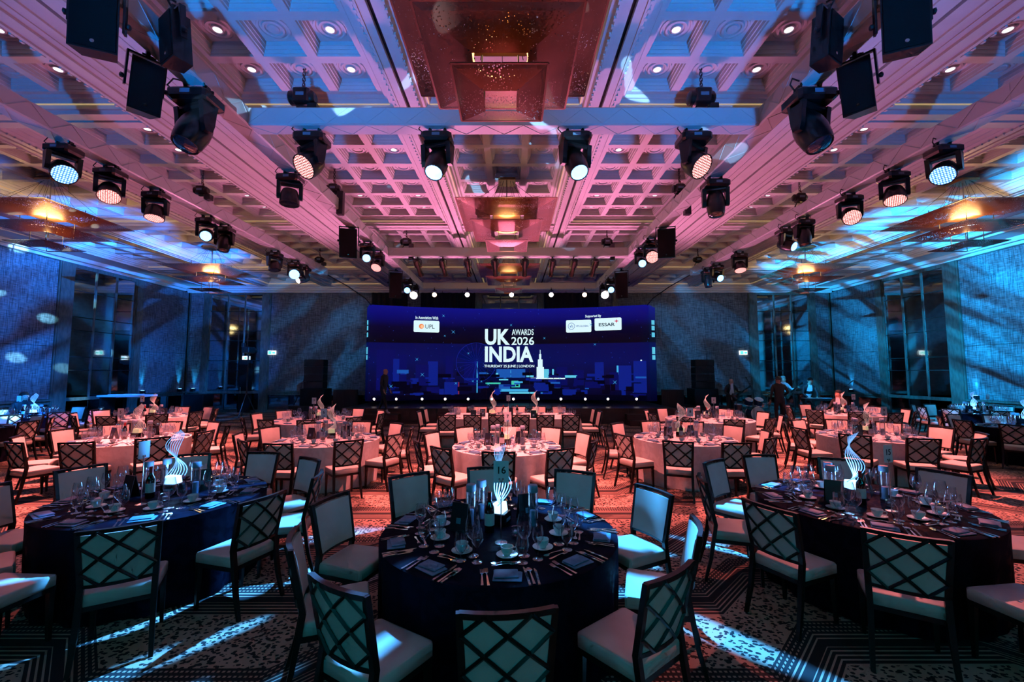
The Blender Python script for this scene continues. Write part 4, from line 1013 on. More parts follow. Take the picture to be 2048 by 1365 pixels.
def centrepieces(mtx, tn, dark, number, rnd, scu_rz, card_rz, grp, face=0.0):
    def w(x, y, rz=0.0): return mtx @ TR(x, y, TZ + .0015, rz)
    place(SCU_B if dark else SCU_P, 'helix_sculpture', f'twisted clear acrylic strand sculpture on {"blue" if dark else "warm"}-lit block, {tn}', 'table sculpture', w(0, .13, scu_rz), 'helix table sculptures')
    if dark:
        p = (mtx @ Matrix.Translation((0, .13, TZ + .25))).translation
        light('sculpture_glow', 'POINT', p, (.12, .42, 1.0), 5.5, size=.06)
    t = place(CARD_BASE, 'table_number', f'card on a slim silver stand, {tn}', 'table number', w(.02, -.27, card_rz), 'table number cards')
    if number:
        c = [o_ for o_ in t.children if o_.name.startswith('card')][0]
        link('numeral', num_mesh(number), c, Matrix.Translation((0, -.0022, .515)) @ Matrix.Rotation(pi / 2, 4, 'X'))
        link('small_print', MB().box(-.018, -.008, -.002, -.001, .448, .458).box(.008, .018, -.002, -.001, .448, .458).mesh('small_print', 'ink'), c)
    place(BOT, 'wine_bottle', f'dark red wine bottle with red capsule, {tn}', 'bottle', w(-.075, -.06, rnd.random()), 'wine bottles')
    for i, (x, y) in enumerate(((-.235, .10), (.27, .08), (-.16, .24))):
        place(CYL, 'glass_cylinder', f'tall capped glass cylinder candle holder, {("door-side", "band-side", "rear")[i]} one of {tn}', 'candle holder', w(x, y), 'capped glass cylinders')
    for i, (x, y, rz) in enumerate(((-.30, -.02, -.5), (.22, .24, .5))):
        place(MENU, 'menu_card', f'standing folded black menu card, {("front", "rear")[i]} one of {tn}', 'menu', w(x, y, rz + rnd.uniform(-.3, .3)), 'folded black menus')
    place(VOT, 'crystal_votive', f'cut crystal tealight bowl beside the number stand, {tn}', 'candle holder', w(.13, -.13), 'crystal tealight bowls')

def chair_at(x, y, rz, label, fine, grp):
    return place(CHAIR_F if fine else CHAIR_C, 'dining_chair', label, 'chair', TR(x, y, 0, rz), grp)

def round_table(cx, cy_, a0, tn, dark, number, R=.915, rch=1.46, scu=0.3, card=0.0, nch=10, skip=(), rs=(), sc_set=True):
    rnd = random.Random(hash((round(cx, 2), round(cy_, 2))) & 0xffff)
    dist = sqrt(cx * cx + cy_ * cy_); full = cy_ < 9.9; fine = cy_ < 9.9
    m = TR(cx, cy_, 0)
    t = thing('banquet_table', f'round table under a floor-length {"black satin" if dark else "white damask"} cloth, {tn}', 'table', m, 'round banquet tables')
    cl = link('tablecloth', cloth('cloth_dark' if dark else 'cloth_white', R), t, Matrix.Rotation(rnd.random() * 6, 4, 'Z'))
    for k in range(nch):
        a = radians(a0 + 360 / nch * k) + radians(rnd.uniform(-2.2, 2.2))
        rr = rch + (R - .915) + rnd.uniform(-.02, .07)
        if k in dict(rs): rr = dict(rs)[k]
        ck = CLOCK[k % 10]
        mk = m @ Matrix.Rotation(radians(a0 + 36 * k), 4, 'Z')
        where = f"at {ck} o'clock, {tn}"
        if k not in skip:
            chair_at(cx + rr * sin(a), cy_ - rr * cos(a), a + radians(rnd.uniform(-7, 7)), f'cream chair with dark lattice back {where}', fine, f'dining chairs round {tn}')
        mk2 = mk @ Matrix.Translation((0, -(R - .915), 0))
        setting(mk2, where, f'place settings of {tn}', full, rnd)
    centrepieces(m, tn, dark, number, rnd, scu, card, tn)

#            x      y     chair offset  name   dark  number
round_table(-.10, 3.47, 5, 'table sixteen', True, '16', scu=1.2, card=.0)
round_table(3.37, 4.18, 6, 'table fifteen', True, '15', scu=.1, card=.3)
round_table(-3.50, 4.37, -6, 'the black table before table five', True, None, scu=.0, card=1.45)
round_table(-.09, 7.32, -2, 'table seven', False, '7', scu=1.5)
round_table(-3.41, 8.03, -3, 'table six', False, '6', scu=.4)
round_table(3.25, 8.17, 9, 'table eight', False, '8', scu=2.4, rs={0: 1.58, 9: 1.58})
round_table(-7.09, 8.05, 14, 'table five', False, '5', scu=.0)
round_table(7.04, 8.44, -14, 'table nine', False, '9', scu=.2)
round_table(-5.10, 11.3, -17, 'table three', False, '3', R=1.10, scu=.9)
round_table(5.25, 11.5, -8, 'table two', False, '2', R=1.10, scu=.2)
round_table(-10.2, 12.1, 8, 'table four', False, '4', R=1.0, scu=.0)
round_table(10.1, 13.0, 6, 'table ten', False, '10', R=1.0, scu=.3)
round_table(-13.6, 12.1, 0, 'the dark table by the door-side windows', True, None, scu=.0)
round_table(14.3, 13.2, 4, 'the dark table under the band-side window', True, None, scu=.5)
round_table(11.6, 9.6, 12, 'the dark table beside table nine', True, None, scu=.5)
round_table(-12.2, 9.4, -10, 'the dark table beyond table five', True, None, scu=.5)

# the long top table
X0, X1, Y0, Y1 = -1.97, 1.82, 11.42, 13.12
def long_cloth():
    mb = MB(); pts = []; n = 30
    def edge(a, b, k): return [(a[0] + (b[0] - a[0]) * i / k, a[1] + (b[1] - a[1]) * i / k) for i in range(k)]
    per = edge((X0, Y0), (X1, Y0), 44) + edge((X1, Y0), (X1, Y1), 20) + edge((X1, Y1), (X0, Y1), 44) + edge((X0, Y1), (X0, Y0), 20)
    cxm, cym = (X0 + X1) / 2, (Y0 + Y1) / 2; rs = []
    rs.append([(x, y, TZ) for x, y in per])
    for t in (.08, .3, .6, 1.0):
        row = []
        for i, (x, y) in enumerate(per):
            ox = (1 if x >= X1 - 1e-6 else -1 if x <= X0 + 1e-6 else 0); oy = (1 if y >= Y1 - 1e-6 else -1 if y <= Y0 + 1e-6 else 0)
            f_ = (.012 + .02 * t * sin(i * .9) + (.05 * t if ox and oy else 0))
            row.append((x + ox * f_, y + oy * f_, TZ - .004 - t * (TZ - .02)))
        rs.append(row)
    mb.loft(rs, caps=False); mb.f.append(tuple(range(len(per)))); return mb.mesh('tablecloth', 'cloth_white', True)
t = thing('banquet_table', 'long rectangular top table under a white damask cloth before the stage', 'table', None, 'banquet tables'); link('tablecloth', long_cloth(), t)
rnd = random.Random(5); TN = 'the long top table'
for i in range(6):
    x = X0 + (X1 - X0) * (i + .5) / 6
    for nm, yy, rz in (('near', Y0, 0), ('stage-side', Y1, pi)):
        w_ = f'{ORD[i]} from the door, {nm} edge of {TN}'
        sx = 1 if rz == 0 else -1
        chair_at(x + rnd.uniform(-.03, .03), yy - sx * .56, rz + rnd.uniform(-.05, .05), f'cream lattice-backed chair, {w_}', False, 'dining chairs round the long top table')
        setting(TR(x, yy + sx * .915, 0, rz), w_, 'place settings of the long top table', False, rnd)
for i in range(2):
    y = Y0 + (Y1 - Y0) * (i + .5) / 2
    for nm, xx, rz in (('door', X0, -pi / 2), ('band', X1, pi / 2)):
        w_ = f'{("nearer", "farther")[i]} at the {nm}-side end of {TN}'
        sx = 1 if rz < 0 else -1
        chair_at(xx - sx * .62, y, rz, f'cream lattice-backed chair, {w_}', False, 'dining chairs round the long top table')
        setting(TR(xx + sx * .915, y, 0, rz), w_, 'place settings of the long top table', False, rnd)
for i, (x, y, rz, me) in enumerate(((-.55, 11.95, .6, SCU_P), (.62, 11.95, .1, SCU_P))):
    place(me, 'helix_sculpture', f'twisted acrylic sculpture on the {("door", "band")[i]}-side half of {TN}', 'table sculpture', TR(x, y, TZ + .0015, rz, 1.15), 'helix table sculptures')
t = place(CARD_BASE, 'table_number', f'card on a slim silver stand, {TN}', 'table number', TR(-.10, 12.2, TZ + .0015, 0), 'table number cards')
c = [o_ for o_ in t.children if o_.name.startswith('card')][0]
link('numeral', num_mesh('1'), c, Matrix.Translation((0, -.0022, .515)) @ Matrix.Rotation(pi / 2, 4, 'X'))
for i, (x, y) in enumerate(((-1.05, 11.72), (-.82, 12.05), (.58, 11.66), (-.05, 12.5))):
    place(MENU, 'menu_card', f'standing black menu card, {ORD[i]} from the door on {TN}', 'menu', TR(x, y, TZ + .0015, rnd.uniform(-.3, .3)), 'folded black menus')
for i, (x, y) in enumerate(((-.25, 12.3), (.15, 12.4))):
    place(BOT, 'wine_bottle', f'dark wine bottle in the middle of {TN}, {("door", "band")[i]} side', 'bottle', TR(x, y, TZ + .0015), 'wine bottles')

# ------------------------------------------------------------------ stage
st = thing('stage', 'low black stage with a dark red-brown front board', 'stage', None)
link('stage_deck', MB().box(RC - 6.5, RC + 6.5, 16.74, 21.2, .54, .6).mesh('stage_deck', 'stage'), st)
for i in range(7):
    a = RC - 6.5 + 13 * i / 7
    link('front_board', MB().box(a + .004, a + 13 / 7 - .004, 16.70, 16.74, 0, .6).mesh('front_board', 'stage_front'), st)
for s in (-1, 1): link('side_board', MB().box(RC + s * 6.48 - .02, RC + s * 6.48 + .02, 16.74, 21.2, 0, .54).mesh('side_board', 'stage_front'), st)
for nm, x0, x1 in (('door', RC - 5.6, RC - 4.2), ('band', RC + 4.5, RC + 5.9)):
    t = thing('stage_steps', f'two dark wooden steps up to the stage, {nm} side', 'steps', None, 'stage steps')
    link('step', MB().box(x0, x1, 15.98, 16.32, 0, .20).mesh('step', 'stage_front'), t); link('step', MB().box(x0, x1, 16.32, 16.69, 0, .40).mesh('step', 'stage_front'), t)

# ------------------------------------------------------------------ curved LED wall
SXC, SYC, SR, SZ0, SZ1 = RC - .01, 20.0, 15.1, .74, 4.99
SU = SR * math.asin(6.16 / SR)
def smap(u, z, off=0.0):
    a = u / SR; r = SR - off
    return (SXC + r * sin(a), SYC - SR + r * cos(a), z)
scr = thing('led_screen', 'wide curved LED wall showing a deep blue city skyline and award titles', 'screen', Matrix.Translation((0, 0, SZ0)))
def spart(mb, nm, m_, par=scr, lift=True):
    if lift: mb.v = [(x, y, z - SZ0) for x, y, z in mb.v]
    return link(nm, mb.mesh(nm, m_), par)
mb = MB(); n = 40
rs = []
for i in range(n + 1):
    u = -SU + 2 * SU * i / n
    rs.append([smap(u, SZ0, .0), smap(u, SZ1, .0), smap(u, SZ1, -.12), smap(u, SZ0, -.12)])
mb.loft(rs); spart(mb, 'picture_wall', 'screen')
for s in (-1, 1):
    e = Vector(smap(s * SU, SZ0)); mb = MB()
    f2 = e + Vector((s * (.34 if s > 0 else .16), .16, 0))
    mb.hexa([e, f2, f2 + Vector((0, .1, 0)), e + Vector((0, .1, 0)), e + Vector((0, 0, 4.25)), f2 + Vector((0, 0, 4.12)), f2 + Vector((0, .1, 4.12)), e + Vector((0, .1, 4.25))])
    sp_ = spart(mb, 'side_panel', 'screen')
    for k, (za, zb_) in enumerate(((3.55, 3.75), (3.85, 4.05), (4.1, 4.3), (2.55, 2.75), (2.8, 3.1))):
        m2 = MB(); kk = .34 if s > 0 else .16; p = e + Vector((s * kk * .4, .16 * .4, 0)); q = e + Vector((s * kk * .85, .16 * .85, 0))
        m2.hexa([(p.x, p.y - .02, za), (q.x, q.y - .02, za), (q.x, q.y, za), (p.x, p.y, za), (p.x, p.y - .02, zb_), (q.x, q.y - .02, zb_), (q.x, q.y, zb_), (p.x, p.y, zb_)])
        m2.v = [(x, y, z - SZ0) for x, y, z in m2.v]; link('lit_tile', m2.mesh('lit_tile', 's_cyan'), sp_)
def srect(u0, u1, z0, z1, m_, nm='city_block', off=.006, par=scr):
    k = max(1, int((u1 - u0) / .5)); rs = []
    for i in range(k + 1):
        u = u0 + (u1 - u0) * i / k; rs.append([smap(u, z0, .001), smap(u, z1, .001), smap(u, z1, off), smap(u, z0, off)])
    return spart(MB().loft(rs), nm, m_, par)
def sround(u0, u1, z0, z1, r, m_, nm, off):
    pts = []
    for cx, cz, a0 in ((u1 - r, z0 + r, -pi / 2), (u1 - r, z1 - r, 0), (u0 + r, z1 - r, pi / 2), (u0 + r, z0 + r, pi)):
        for k in range(5): a = a0 + pi / 2 * k / 4; pts.append((cx + r * cos(a), cz + r * sin(a)))
    return spart(MB().loft([[smap(u, z, .002) for u, z in pts], [smap(u, z, off) for u, z in pts]]), nm, m_)
def stext(txt, u0, u1, z0, z1, m_, bold=0.0, off=.026, par=scr, fit=True):
    me = text_mesh(txt, 1.0, m_, bold, .001)
    co = [v.co.copy() for v in me.vertices]
    xa, xb = min(c.x for c in co), max(c.x for c in co); ya, yb = min(c.y for c in co), max(c.y for c in co)
    for v, c in zip(me.vertices, co):
        u = u0 + (u1 - u0) * (c.x - xa) / (xb - xa); z = z0 + (z1 - z0) * (c.y - ya) / (yb - ya)
        p = smap(u, z, off + (.004 if c.z > 0 else 0)); v.co = (p[0], p[1], p[2] - SZ0)
    me.update(); return link('lettering', me, par)
# skyline
rb = random.Random(11)
BL = [(-6.0, -5.2, 1.2, 3.0, 's_b1'), (-5.5, -5.0, 1.3, 2.6, 's_b2'), (-5.05, -4.7, 1.3, 2.8, 's_b1'), (-4.3, -3.7, 1.4, 2.35, 's_b1'), (-3.75, -3.3, 1.4, 2.5, 's_b2'), (-2.95, -2.6, 1.4, 2.75, 's_b1'), (-2.82, -2.65, 1.5, 2.2, 's_b4'),
      (-2.75, -2.71, 2.2, 2.5, 's_white'), (-2.1, -1.5, 1.4, 2.55, 's_b1'), (2.2, 2.7, 1.4, 2.25, 's_b1'), (3.0, 3.45, 1.4, 2.1, 's_b1'), (3.95, 4.35, 1.4, 2.45, 's_b2'), (4.6, 5.0, 1.2, 2.0, 's_b1'), (5.0, 5.55, 1.2, 2.3, 's_b2'), (4.92, 5.0, 1.9, 2.3, 's_b4'),
      (5.65, 6.2, 1.1, 2.5, 's_b2'), (5.95, 6.02, 2.1, 2.55, 's_white'), (5.8, 5.84, 2.2, 2.5, 's_orange'), (-3.0, -2.35, .95, 1.55, 's_b2'), (-2.6, -2.32, .95, 1.55, 's_red'), (-1.52, -1.47, .95, 2.5, 's_b4'), (-5.4, -5.15, 1.45, 1.55, 's_orange'),
      (-.6, 0.75, 1.75, 2.15, 's_b3'), (-.2, .1, 1.8, 2.1, 's_b4'), (.1, .5, 1.3, 1.6, 's_green'), (-1.1, -.4, 1.45, 1.52, 's_green'), (-.5, .9, 1.1, 1.22, 's_b4'), (.0, 1.2, 1.0, 1.08, 's_cyan')]
for i, b in enumerate(BL): srect(b[0], b[1], b[2], b[3], b[4], off=.0035 + .00003 * i)
for k in range(120):
    u = rb.uniform(-6.1, 6.0); w_ = rb.uniform(.12, .75); z = rb.uniform(.92, 1.95); hh = rb.uniform(.05, .30) * (1.3 if z < 1.4 else .6)
    near = abs(u - .6) < 2.0
    m_ = rb.choice(['s_b1', 's_b2', 's_b5', 's_b2', 's_b5', 's_b3'] + (['s_b4', 's_b3', 's_cyan'] if near and z > 1.25 else []))
    srect(u, min(u + w_, 6.2), z, z + hh, m_, off=.0045 + k * .00001)
srect(-6.2, 6.2, .74, .98, 's_b5', off=.0062)
for a, b, c, d in ((1.28, 1.62, 1.7, 2.25), (1.34, 1.56, 2.25, 2.6), (1.40, 1.50, 2.6, 2.85), (1.435, 1.465, 2.85, 3.05), (1.62, 1.85, 1.7, 2.15), (2.0, 2.08, 1.75, 2.15), (1.0, 2.6, 1.68, 1.74), (2.6, 3.1, 1.75, 1.85)): srect(a, b, c, d, 's_white' if a < 1.6 else 's_cyan', off=.0075)
# big wheel
wh = MB(); wc, wz, wr = -1.55, 2.45, .92
pts = [(wc + wr * cos(2 * pi * i / 48), wz + wr * sin(2 * pi * i / 48)) for i in range(48)]
wh.tube([smap(u, z, .004) for u, z in pts + pts[:1]], .014, 4)
for i in range(24):
    a = 2 * pi * i / 24; wh.tube([smap(wc, wz, .004), smap(wc + wr * cos(a), wz + wr * sin(a), .004)], .005, 4)
wh.tube([smap(wc, wz, .004), smap(wc + .15, 1.6, .004)], .02, 4); wh.tube([smap(wc, wz, .004), smap(wc - .15, 1.6, .004)], .02, 4)
spart(wh, 'wheel_drawing', 's_b2')
# sparkles
for k in range(26):
    u, z = rb.uniform(-5.9, 5.9), rb.uniform(1.0, 4.8)
    if -1.4 < u < 1.4 and 2 < z < 4.2: continue
    r = rb.uniform(.06, .13); m2 = MB()
    for a in (pi / 4, -pi / 4): m2.tube([smap(u - r * cos(a), z - r * sin(a), .009), smap(u, z, .009), smap(u + r * cos(a), z + r * sin(a), .009)], [.001, .010, .001], 4)
    spart(m2, 'sparkle', 's_b4')
# titles
stext('UK', -1.14, .03, 3.27, 4.03, 's_white', .036)
stext('AWARDS', .12, 1.15, 3.74, 4.02, 's_white', .012)
stext('2026', .10, 1.17, 3.27, 3.66, 's_white', .014)
stext('INDIA', -1.14, 1.13, 2.47, 3.21, 's_white', .034)
stext('THURSDAY 25 JUNE | LONDON', -1.17, 1.17, 2.19, 2.35, 's_white', .020)
sround(-4.42, -3.26, 3.83, 4.37, .06, 's_white', 'logo_plate', .006)
stext('In Association With', -4.34, -3.32, 4.43, 4.57, 's_white', .02)
m2 = MB(); ring = [smap(-4.07 + .115 * cos(2 * pi * k / 20), 4.10 + .115 * sin(2 * pi * k / 20), .016) for k in range(20)]; r2 = [smap(-4.07 + .115 * cos(2 * pi * k / 20), 4.10 + .115 * sin(2 * pi * k / 20), .022) for k in range(20)]
spart(m2.loft([ring, r2]), 'logo_disc', 's_orange')
m2 = MB(); spart(m2.loft([[smap(-4.045 + .08 * cos(2 * pi * k / 16), 4.09 + .08 * sin(2 * pi * k / 16), o_) for k in range(16)] for o_ in (.022, .026)]), 'logo_disc', emit('screen_peach', (1.0, .55, .3)))
stext('UPL', -3.90, -3.48, 4.0, 4.19, 's_navy')
sround(2.66, 3.82, 3.84, 4.42, .06, 's_white', 'logo_plate', .006)
stext('Supported By', 3.55, 4.27, 4.49, 4.64, 's_white', .02)
m2 = MB(); spart(m2.tube([smap(2.91 + .15 * cos(2 * pi * k / 24), 4.13 + .15 * sin(2 * pi * k / 24), .022) for k in range(25)], .010, 4), 'logo_ring', 's_b3')
stext('vfs', 2.83, 2.99, 4.07, 4.21, 's_b3'); stext('VFS.GLOBAL', 3.12, 3.70, 4.09, 4.17, 's_b3', .01)
sround(3.97, 5.17, 3.90, 4.47, .06, 's_white', 'logo_plate', .006)
stext('ESSAR', 4.16, 4.88, 4.09, 4.24, 's_navy', .02)
m2 = MB()
for a in (0, pi / 2): m2.tube([smap(4.95 - .10 * cos(a), 4.31 - .10 * sin(a), .026), smap(4.95, 4.31, .026), smap(4.95 + .10 * cos(a), 4.31 + .10 * sin(a), .026)], [.002, .03, .002], 4)
spart(m2, 'logo_star', 's_crimson')

# footlights along the stage
FX = (-5.72, -4.8, -3.73, -2.77, -1.82, -.84, .06, 1.09, 2.03, 3.04, 3.98, 5.17)
for i, x in enumerate(FX):
    t = thing('footlight', f'small round white footlight on the stage floor, {ORD[i]} from the door side', 'stage lamp', Matrix.Translation((x, 17.9, .6)), 'footlights along the screen')
    link('bracket', MB().box(-.09, .09, -.04, .04, 0, .02).mesh('bracket', 'black'), t)
    c = link('can', MB().lathe([(.04, .10), (.065, .08), (.07, -.08), (.06, -.08)], 12).mesh('can', 'black', True), t, Matrix.Translation((0, 0, .30)) @ Matrix.Rotation(radians(-82), 4, 'X') @ Matrix.Rotation(0, 4, 'Y'))
    link('stem', MB().tube([(0, .0, .01), (0, 0, .26)], .012, 5).mesh('stem', 'black'), t)
    link('lens', MB().lathe([(.046, -.076), (.046, -.084), (.001, -.088)], 12).mesh('lens', 'white_emit', True), c)
for i, x in enumerate((-1.02, .72)):
    t = thing('microphone_stand', f'thin black microphone stand on the stage, {("door", "band")[i]} side', 'microphone stand', Matrix.Translation((x, 17.4, .6)), 'stage microphone stands')
    link('round_base', MB().lathe([(.13, 0), (.13, .015), (.02, .03)], 14).mesh('round_base', 'black'), t); link('pole', MB().tube([(0, 0, .02), (0, 0, 1.45)], .010, 6).mesh('pole', 'black'), t)
    link('microphone', MB().lathe([(.012, -.12), (.018, .0), (.026, .03), (.02, .06)], 8).xform(Matrix.Translation((0, -.03, 1.48)) @ Matrix.Rotation(.7, 4, 'X')).mesh('microphone', 'black', True), t)

# ------------------------------------------------------------------ PA stacks
for s in (-1, 1):
    x0 = RC + s * 8.55; t = thing('speaker_stack', f'black speaker stack standing on a subwoofer beside the screen, {SID[s]} side', 'loudspeaker', Matrix.Translation((x0, 19.0, 0)), 'speaker stacks beside the screen')
    link('riser', MB().box(-.9, .9, -.6, .6, 0, .55).mesh('riser', 'drape'), t)
    link('subwoofer', MB().soft(-.52, .52, -.42, .42, .55, 1.28, .015).mesh('subwoofer', 'blackm'), t)
    for k in range(4):
        c = link('cabinet', MB().loft([[(-.42, -.30, z), (.42, -.30, z), (.36, .28, z), (-.36, .28, z)] for z in (1.29 + k * .32, 1.595 + k * .32)]).mesh('cabinet', 'blackm'), t)
        link('grille', MB().box(-.39, .39, -.315, -.30, 1.31 + k * .32, 1.575 + k * .32).mesh('grille', 'black'), c)
for s, x0, x1 in ((-1, -7.75, -6.7), (1, 6.5, 7.45)):
    tag(link('masking_flat', MB().box(x0, x1, 18.6, 18.7, 0, 1.25).mesh('masking_flat', 'drape')), f'low black draped screen masking backstage, {SID[s]} side', 'screen', 'black masking flats')

# ------------------------------------------------------------------ people
def person(label, mtx, J, clothes, hair='hair', scale=1.0):
    """J: joints by name. clothes(z, x, y, part) -> material index; one continuous skinned body"""
    names = list(J); vs_ = [J[k][0] for k in names]; rad = [J[k][1] for k in names]
    ed = []
    def e(a, b):
        ed.append((names.index(a), names.index(b)))
    for a, b in (('pelvis', 'waist'), ('waist', 'chest'), ('chest', 'neck'), ('neck', 'jaw'), ('jaw', 'skull'), ('skull', 'crown')): e(a, b)
    e('jaw', 'nose')
    for s in 'lr':
        for a, b in (('chest', 'shoulder'), ('shoulder', 'elbow'), ('elbow', 'wrist'), ('wrist', 'palm'), ('pelvis', 'hip'), ('hip', 'knee'), ('knee', 'ankle'), ('ankle', 'toe')):
            e(a if a in J else a + s, b + s)
        d = (Vector(J['palm' + s][0]) - Vector(J['wrist' + s][0])).normalized(); pa = Vector(J['palm' + s][0])
        sd = d.cross(Vector((0, 1, 0))); sd = sd.normalized() if sd.length > .1 else Vector((1, 0, 0))
        for q in range(5):
            ln = (.055, .075, .08, .075, .06)[q]; off = sd * ((q - 2) * .019)
            p1 = pa + off + d * (.02 if q else -.01) + (sd * -.02 if q == 0 else Vector()); p2 = p1 + d * ln * .6 + Vector((0, -.012, -.004)); p3 = p2 + d * ln * .4 + Vector((0, -.018, -.012))
            i0 = len(vs_); vs_ += [tuple(p1), tuple(p2), tuple(p3)]; rad += [.010, .009, .008]
            ed += [(names.index('palm' + s), i0), (i0, i0 + 1), (i0 + 1, i0 + 2)]
    me = bpy.data.meshes.new('person_frame'); me.from_pydata([tuple(v) for v in vs_], ed, [])
    o = bpy.data.objects.new('person_frame', me); COL.objects.link(o)
    md = o.modifiers.new('s', 'SKIN'); md.use_smooth_shade = True; o.modifiers.new('u', 'SUBSURF').render_levels = 1; o.modifiers['u'].levels = 1
    for sv, r in zip(me.skin_vertices[0].data, rad): sv.radius = (r, r) if not isinstance(r, tuple) else r; sv.use_root = False
    me.skin_vertices[0].data[names.index('pelvis')].use_root = True
    dg = bpy.context.evaluated_depsgraph_get(); out = bpy.data.meshes.new_from_object(o.evaluated_get(dg)); bpy.data.objects.remove(o)
    out.name = 'body'; out.materials.clear()
    mats = ['skin', 'suit', 'jeans', 'shirt', 'shoe']
    for m_ in mats: out.materials.append(M[m_])
    nz = J['neck'][0][2]; hands = [Vector(J['palm' + s][0]) for s in 'lr']; feet = [Vector(J['toe' + s][0]) for s in 'lr'] + [Vector(J['ankle' + s][0]) for s in 'lr']; hip = J['pelvis'][0][2]
    hc = Vector(J['skull'][0])
    for p in out.polygons:
        c = p.center
        if (c - hc).length < .16 or c.z > nz + .02 and (c - hc).length < .25: i = 0
        elif any((c - h_).length < .11 for h_ in hands): i = 0
        elif any((c - f_).length < .10 for f_ in feet): i = 4
        else: i = clothes(c)
        p.material_index = i
    t = thing('person', label, 'person', mtx @ Matrix.Scale(scale, 4), 'people')
    link('body', out, t)
    if hair:
        mb = MB(); sk = Vector(J['skull'][0]); rs = []
        for k, (r, z) in enumerate(((.098, -.01), (.108, .03), (.104, .07), (.08, .105), (.04, .122), (.001, .126))):
            rs.append([(sk.x + r * cos(a) * .92, sk.y + .015 + r * sin(a) * 1.02 - (.0 if z > .05 else -.02), sk.z + z) for a in [2 * pi * j / 12 for j in range(12)]])
        link('hair', mb.loft(rs, caps=False).mesh('hair', hair, True), t)
    for s in (-1, 1):
        sk = Vector(J['skull'][0]); jw = Vector(J['jaw'][0])
        link('eye', MB().lathe([(.001, -.008), (.008, 0), (.001, .008)], 8, (sk.x + s * .032, sk.y - .088, sk.z - .015)).mesh('eye', 'ink', True), t)
        link('ear', MB().lathe([(.001, -.03), (.016, -.01), (.018, .012), (.001, .03)], 8, (sk.x + s * .095, sk.y + .01, sk.z - .02)).mesh('ear', 'skin', True), t)
    return t
def joints(lean=0.0, arms=None, legs=None, seat=False, head=0.0):
    hz = .47 if seat else .93
    J = {'pelvis': ((0, .02, hz), (.155, .115)), 'waist': ((0, .02 - lean * .2, hz + .20), (.145, .105)), 'chest': ((0, -lean * .55, hz + .43), (.175, .12)),
         'neck': ((0, -lean * .75, hz + .58), .058), 'jaw': ((0, -lean * .9 - .02 - head, hz + .66), .075), 'skull': ((0, -lean * .95 - head, hz + .735), (.088, .098)), 'crown': ((0, -lean * .95 + .01 - head, hz + .80), (.062, .07)),
         'nose': ((0, -lean * .93 - .108 - head, hz + .695), .014)}
    dft = {s_: ((q * .19, -lean * .55, hz + .50), (q * .25, -lean * .4 + .02, hz + .22), (q * .25, -lean * .5 - .10, hz - .01), (q * .25, -lean * .5 - .13, hz - .08)) for s_, q in (('l', -1), ('r', 1))}
    if arms: dft.update(arms)
    for s_, q in (('l', -1), ('r', 1)):
        for k, p, r in zip(('shoulder', 'elbow', 'wrist', 'palm'), dft[s_], (.068, .046, .032, (.036, .022))): J[k + s_] = (p, r)
        if seat: lg = ((q * .10, .02, hz), (q * .13, -.40, hz + .02), (q * .13, -.42, .09), (q * .13, -.55, .045))
        else: lg = ((q * .10, .02, .88), (q * .11, .0, .50), (q * .11, .03, .09), (q * .115, -.12, .045))
        if legs and s_ in legs: lg = legs[s_]
        for k, p, r in zip(('hip', 'knee', 'ankle', 'toe'), lg, (.095, .062, .045, (.045, .035))): J[k + s_] = (p, r)
    return J
TUX = lambda c: 2 if c.z < .92 else (3 if abs(c.x) < .055 and c.y < -.03 else 1)
def FACE(x, y, rz, z=0): return Matrix.Translation((x, y, z)) @ Matrix.Rotation(rz, 4, 'Z')
person('person in black tuxedo playing a bass guitar beside the drums', FACE(8.95, 17.6, .35), joints(.06, {'l': ((-.19, -.03, 1.43), (-.30, -.02, 1.18), (-.16, -.24, 1.02), (-.09, -.27, .99)), 'r': ((.19, -.03, 1.43), (.33, -.10, 1.2), (.42, -.30, 1.20), (.44, -.34, 1.24))}), TUX, None)
person('person seen from behind in a black shirt standing before the band', FACE(9.95, 16.0, pi - .2), joints(.0, {'l': ((-.19, 0, 1.43), (-.30, .03, 1.2), (-.20, -.20, 1.08), (-.14, -.25, 1.07))}), lambda c: 2 if c.z < .92 else 1, 'hair', 1.04)
person('person in white shirt and bow tie playing a guitar behind the others', FACE(11.75, 18.6, .2), joints(.04, {'l': ((-.19, -.03, 1.43), (-.30, -.02, 1.18), (-.13, -.24, 1.03), (-.06, -.27, 1.0)), 'r': ((.19, -.03, 1.43), (.34, -.10, 1.22), (.40, -.28, 1.27), (.42, -.32, 1.32))}), lambda c: 2 if c.z < .92 else 3, 'grey_hair', 1.03)
person('person in dark jacket bending over the keyboard', FACE(12.1, 17.6, -.15), joints(.30, {'l': ((-.19, -.18, 1.40), (-.27, -.24, 1.14), (-.16, -.42, .98), (-.13, -.49, .97)), 'r': ((.19, -.18, 1.40), (.27, -.24, 1.14), (.16, -.42, .98), (.13, -.49, .97))}, head=.03), TUX, 'hair')
person('person in dark suit seated at table ten, face turned to the door side', FACE(10.86, 14.24, -1.25, .09), joints(.05, {'l': ((-.19, -.02, .97), (-.27, -.10, .74), (-.20, -.34, .70), (-.18, -.41, .70)), 'r': ((.19, -.02, .97), (.27, -.10, .74), (.20, -.34, .70), (.18, -.41, .70))}, seat=True), lambda c: 3 if abs(c.x) < .04 and c.y < -.06 and c.z > .8 else 1, 'hair')
person('person in black t-shirt and pale trainers walking along the stage front', FACE(-4.92, 16.46, 1.4, .40), joints(.05, None, {'l': ((-.10, .02, .88), (-.11, -.12, .50), (-.11, -.20, .09), (-.115, -.34, .045)), 'r': ((.10, .02, .88), (.11, .10, .50), (.11, .28, .10), (.115, .15, .045))}), lambda c: 2 if c.z < .92 else 1, None)
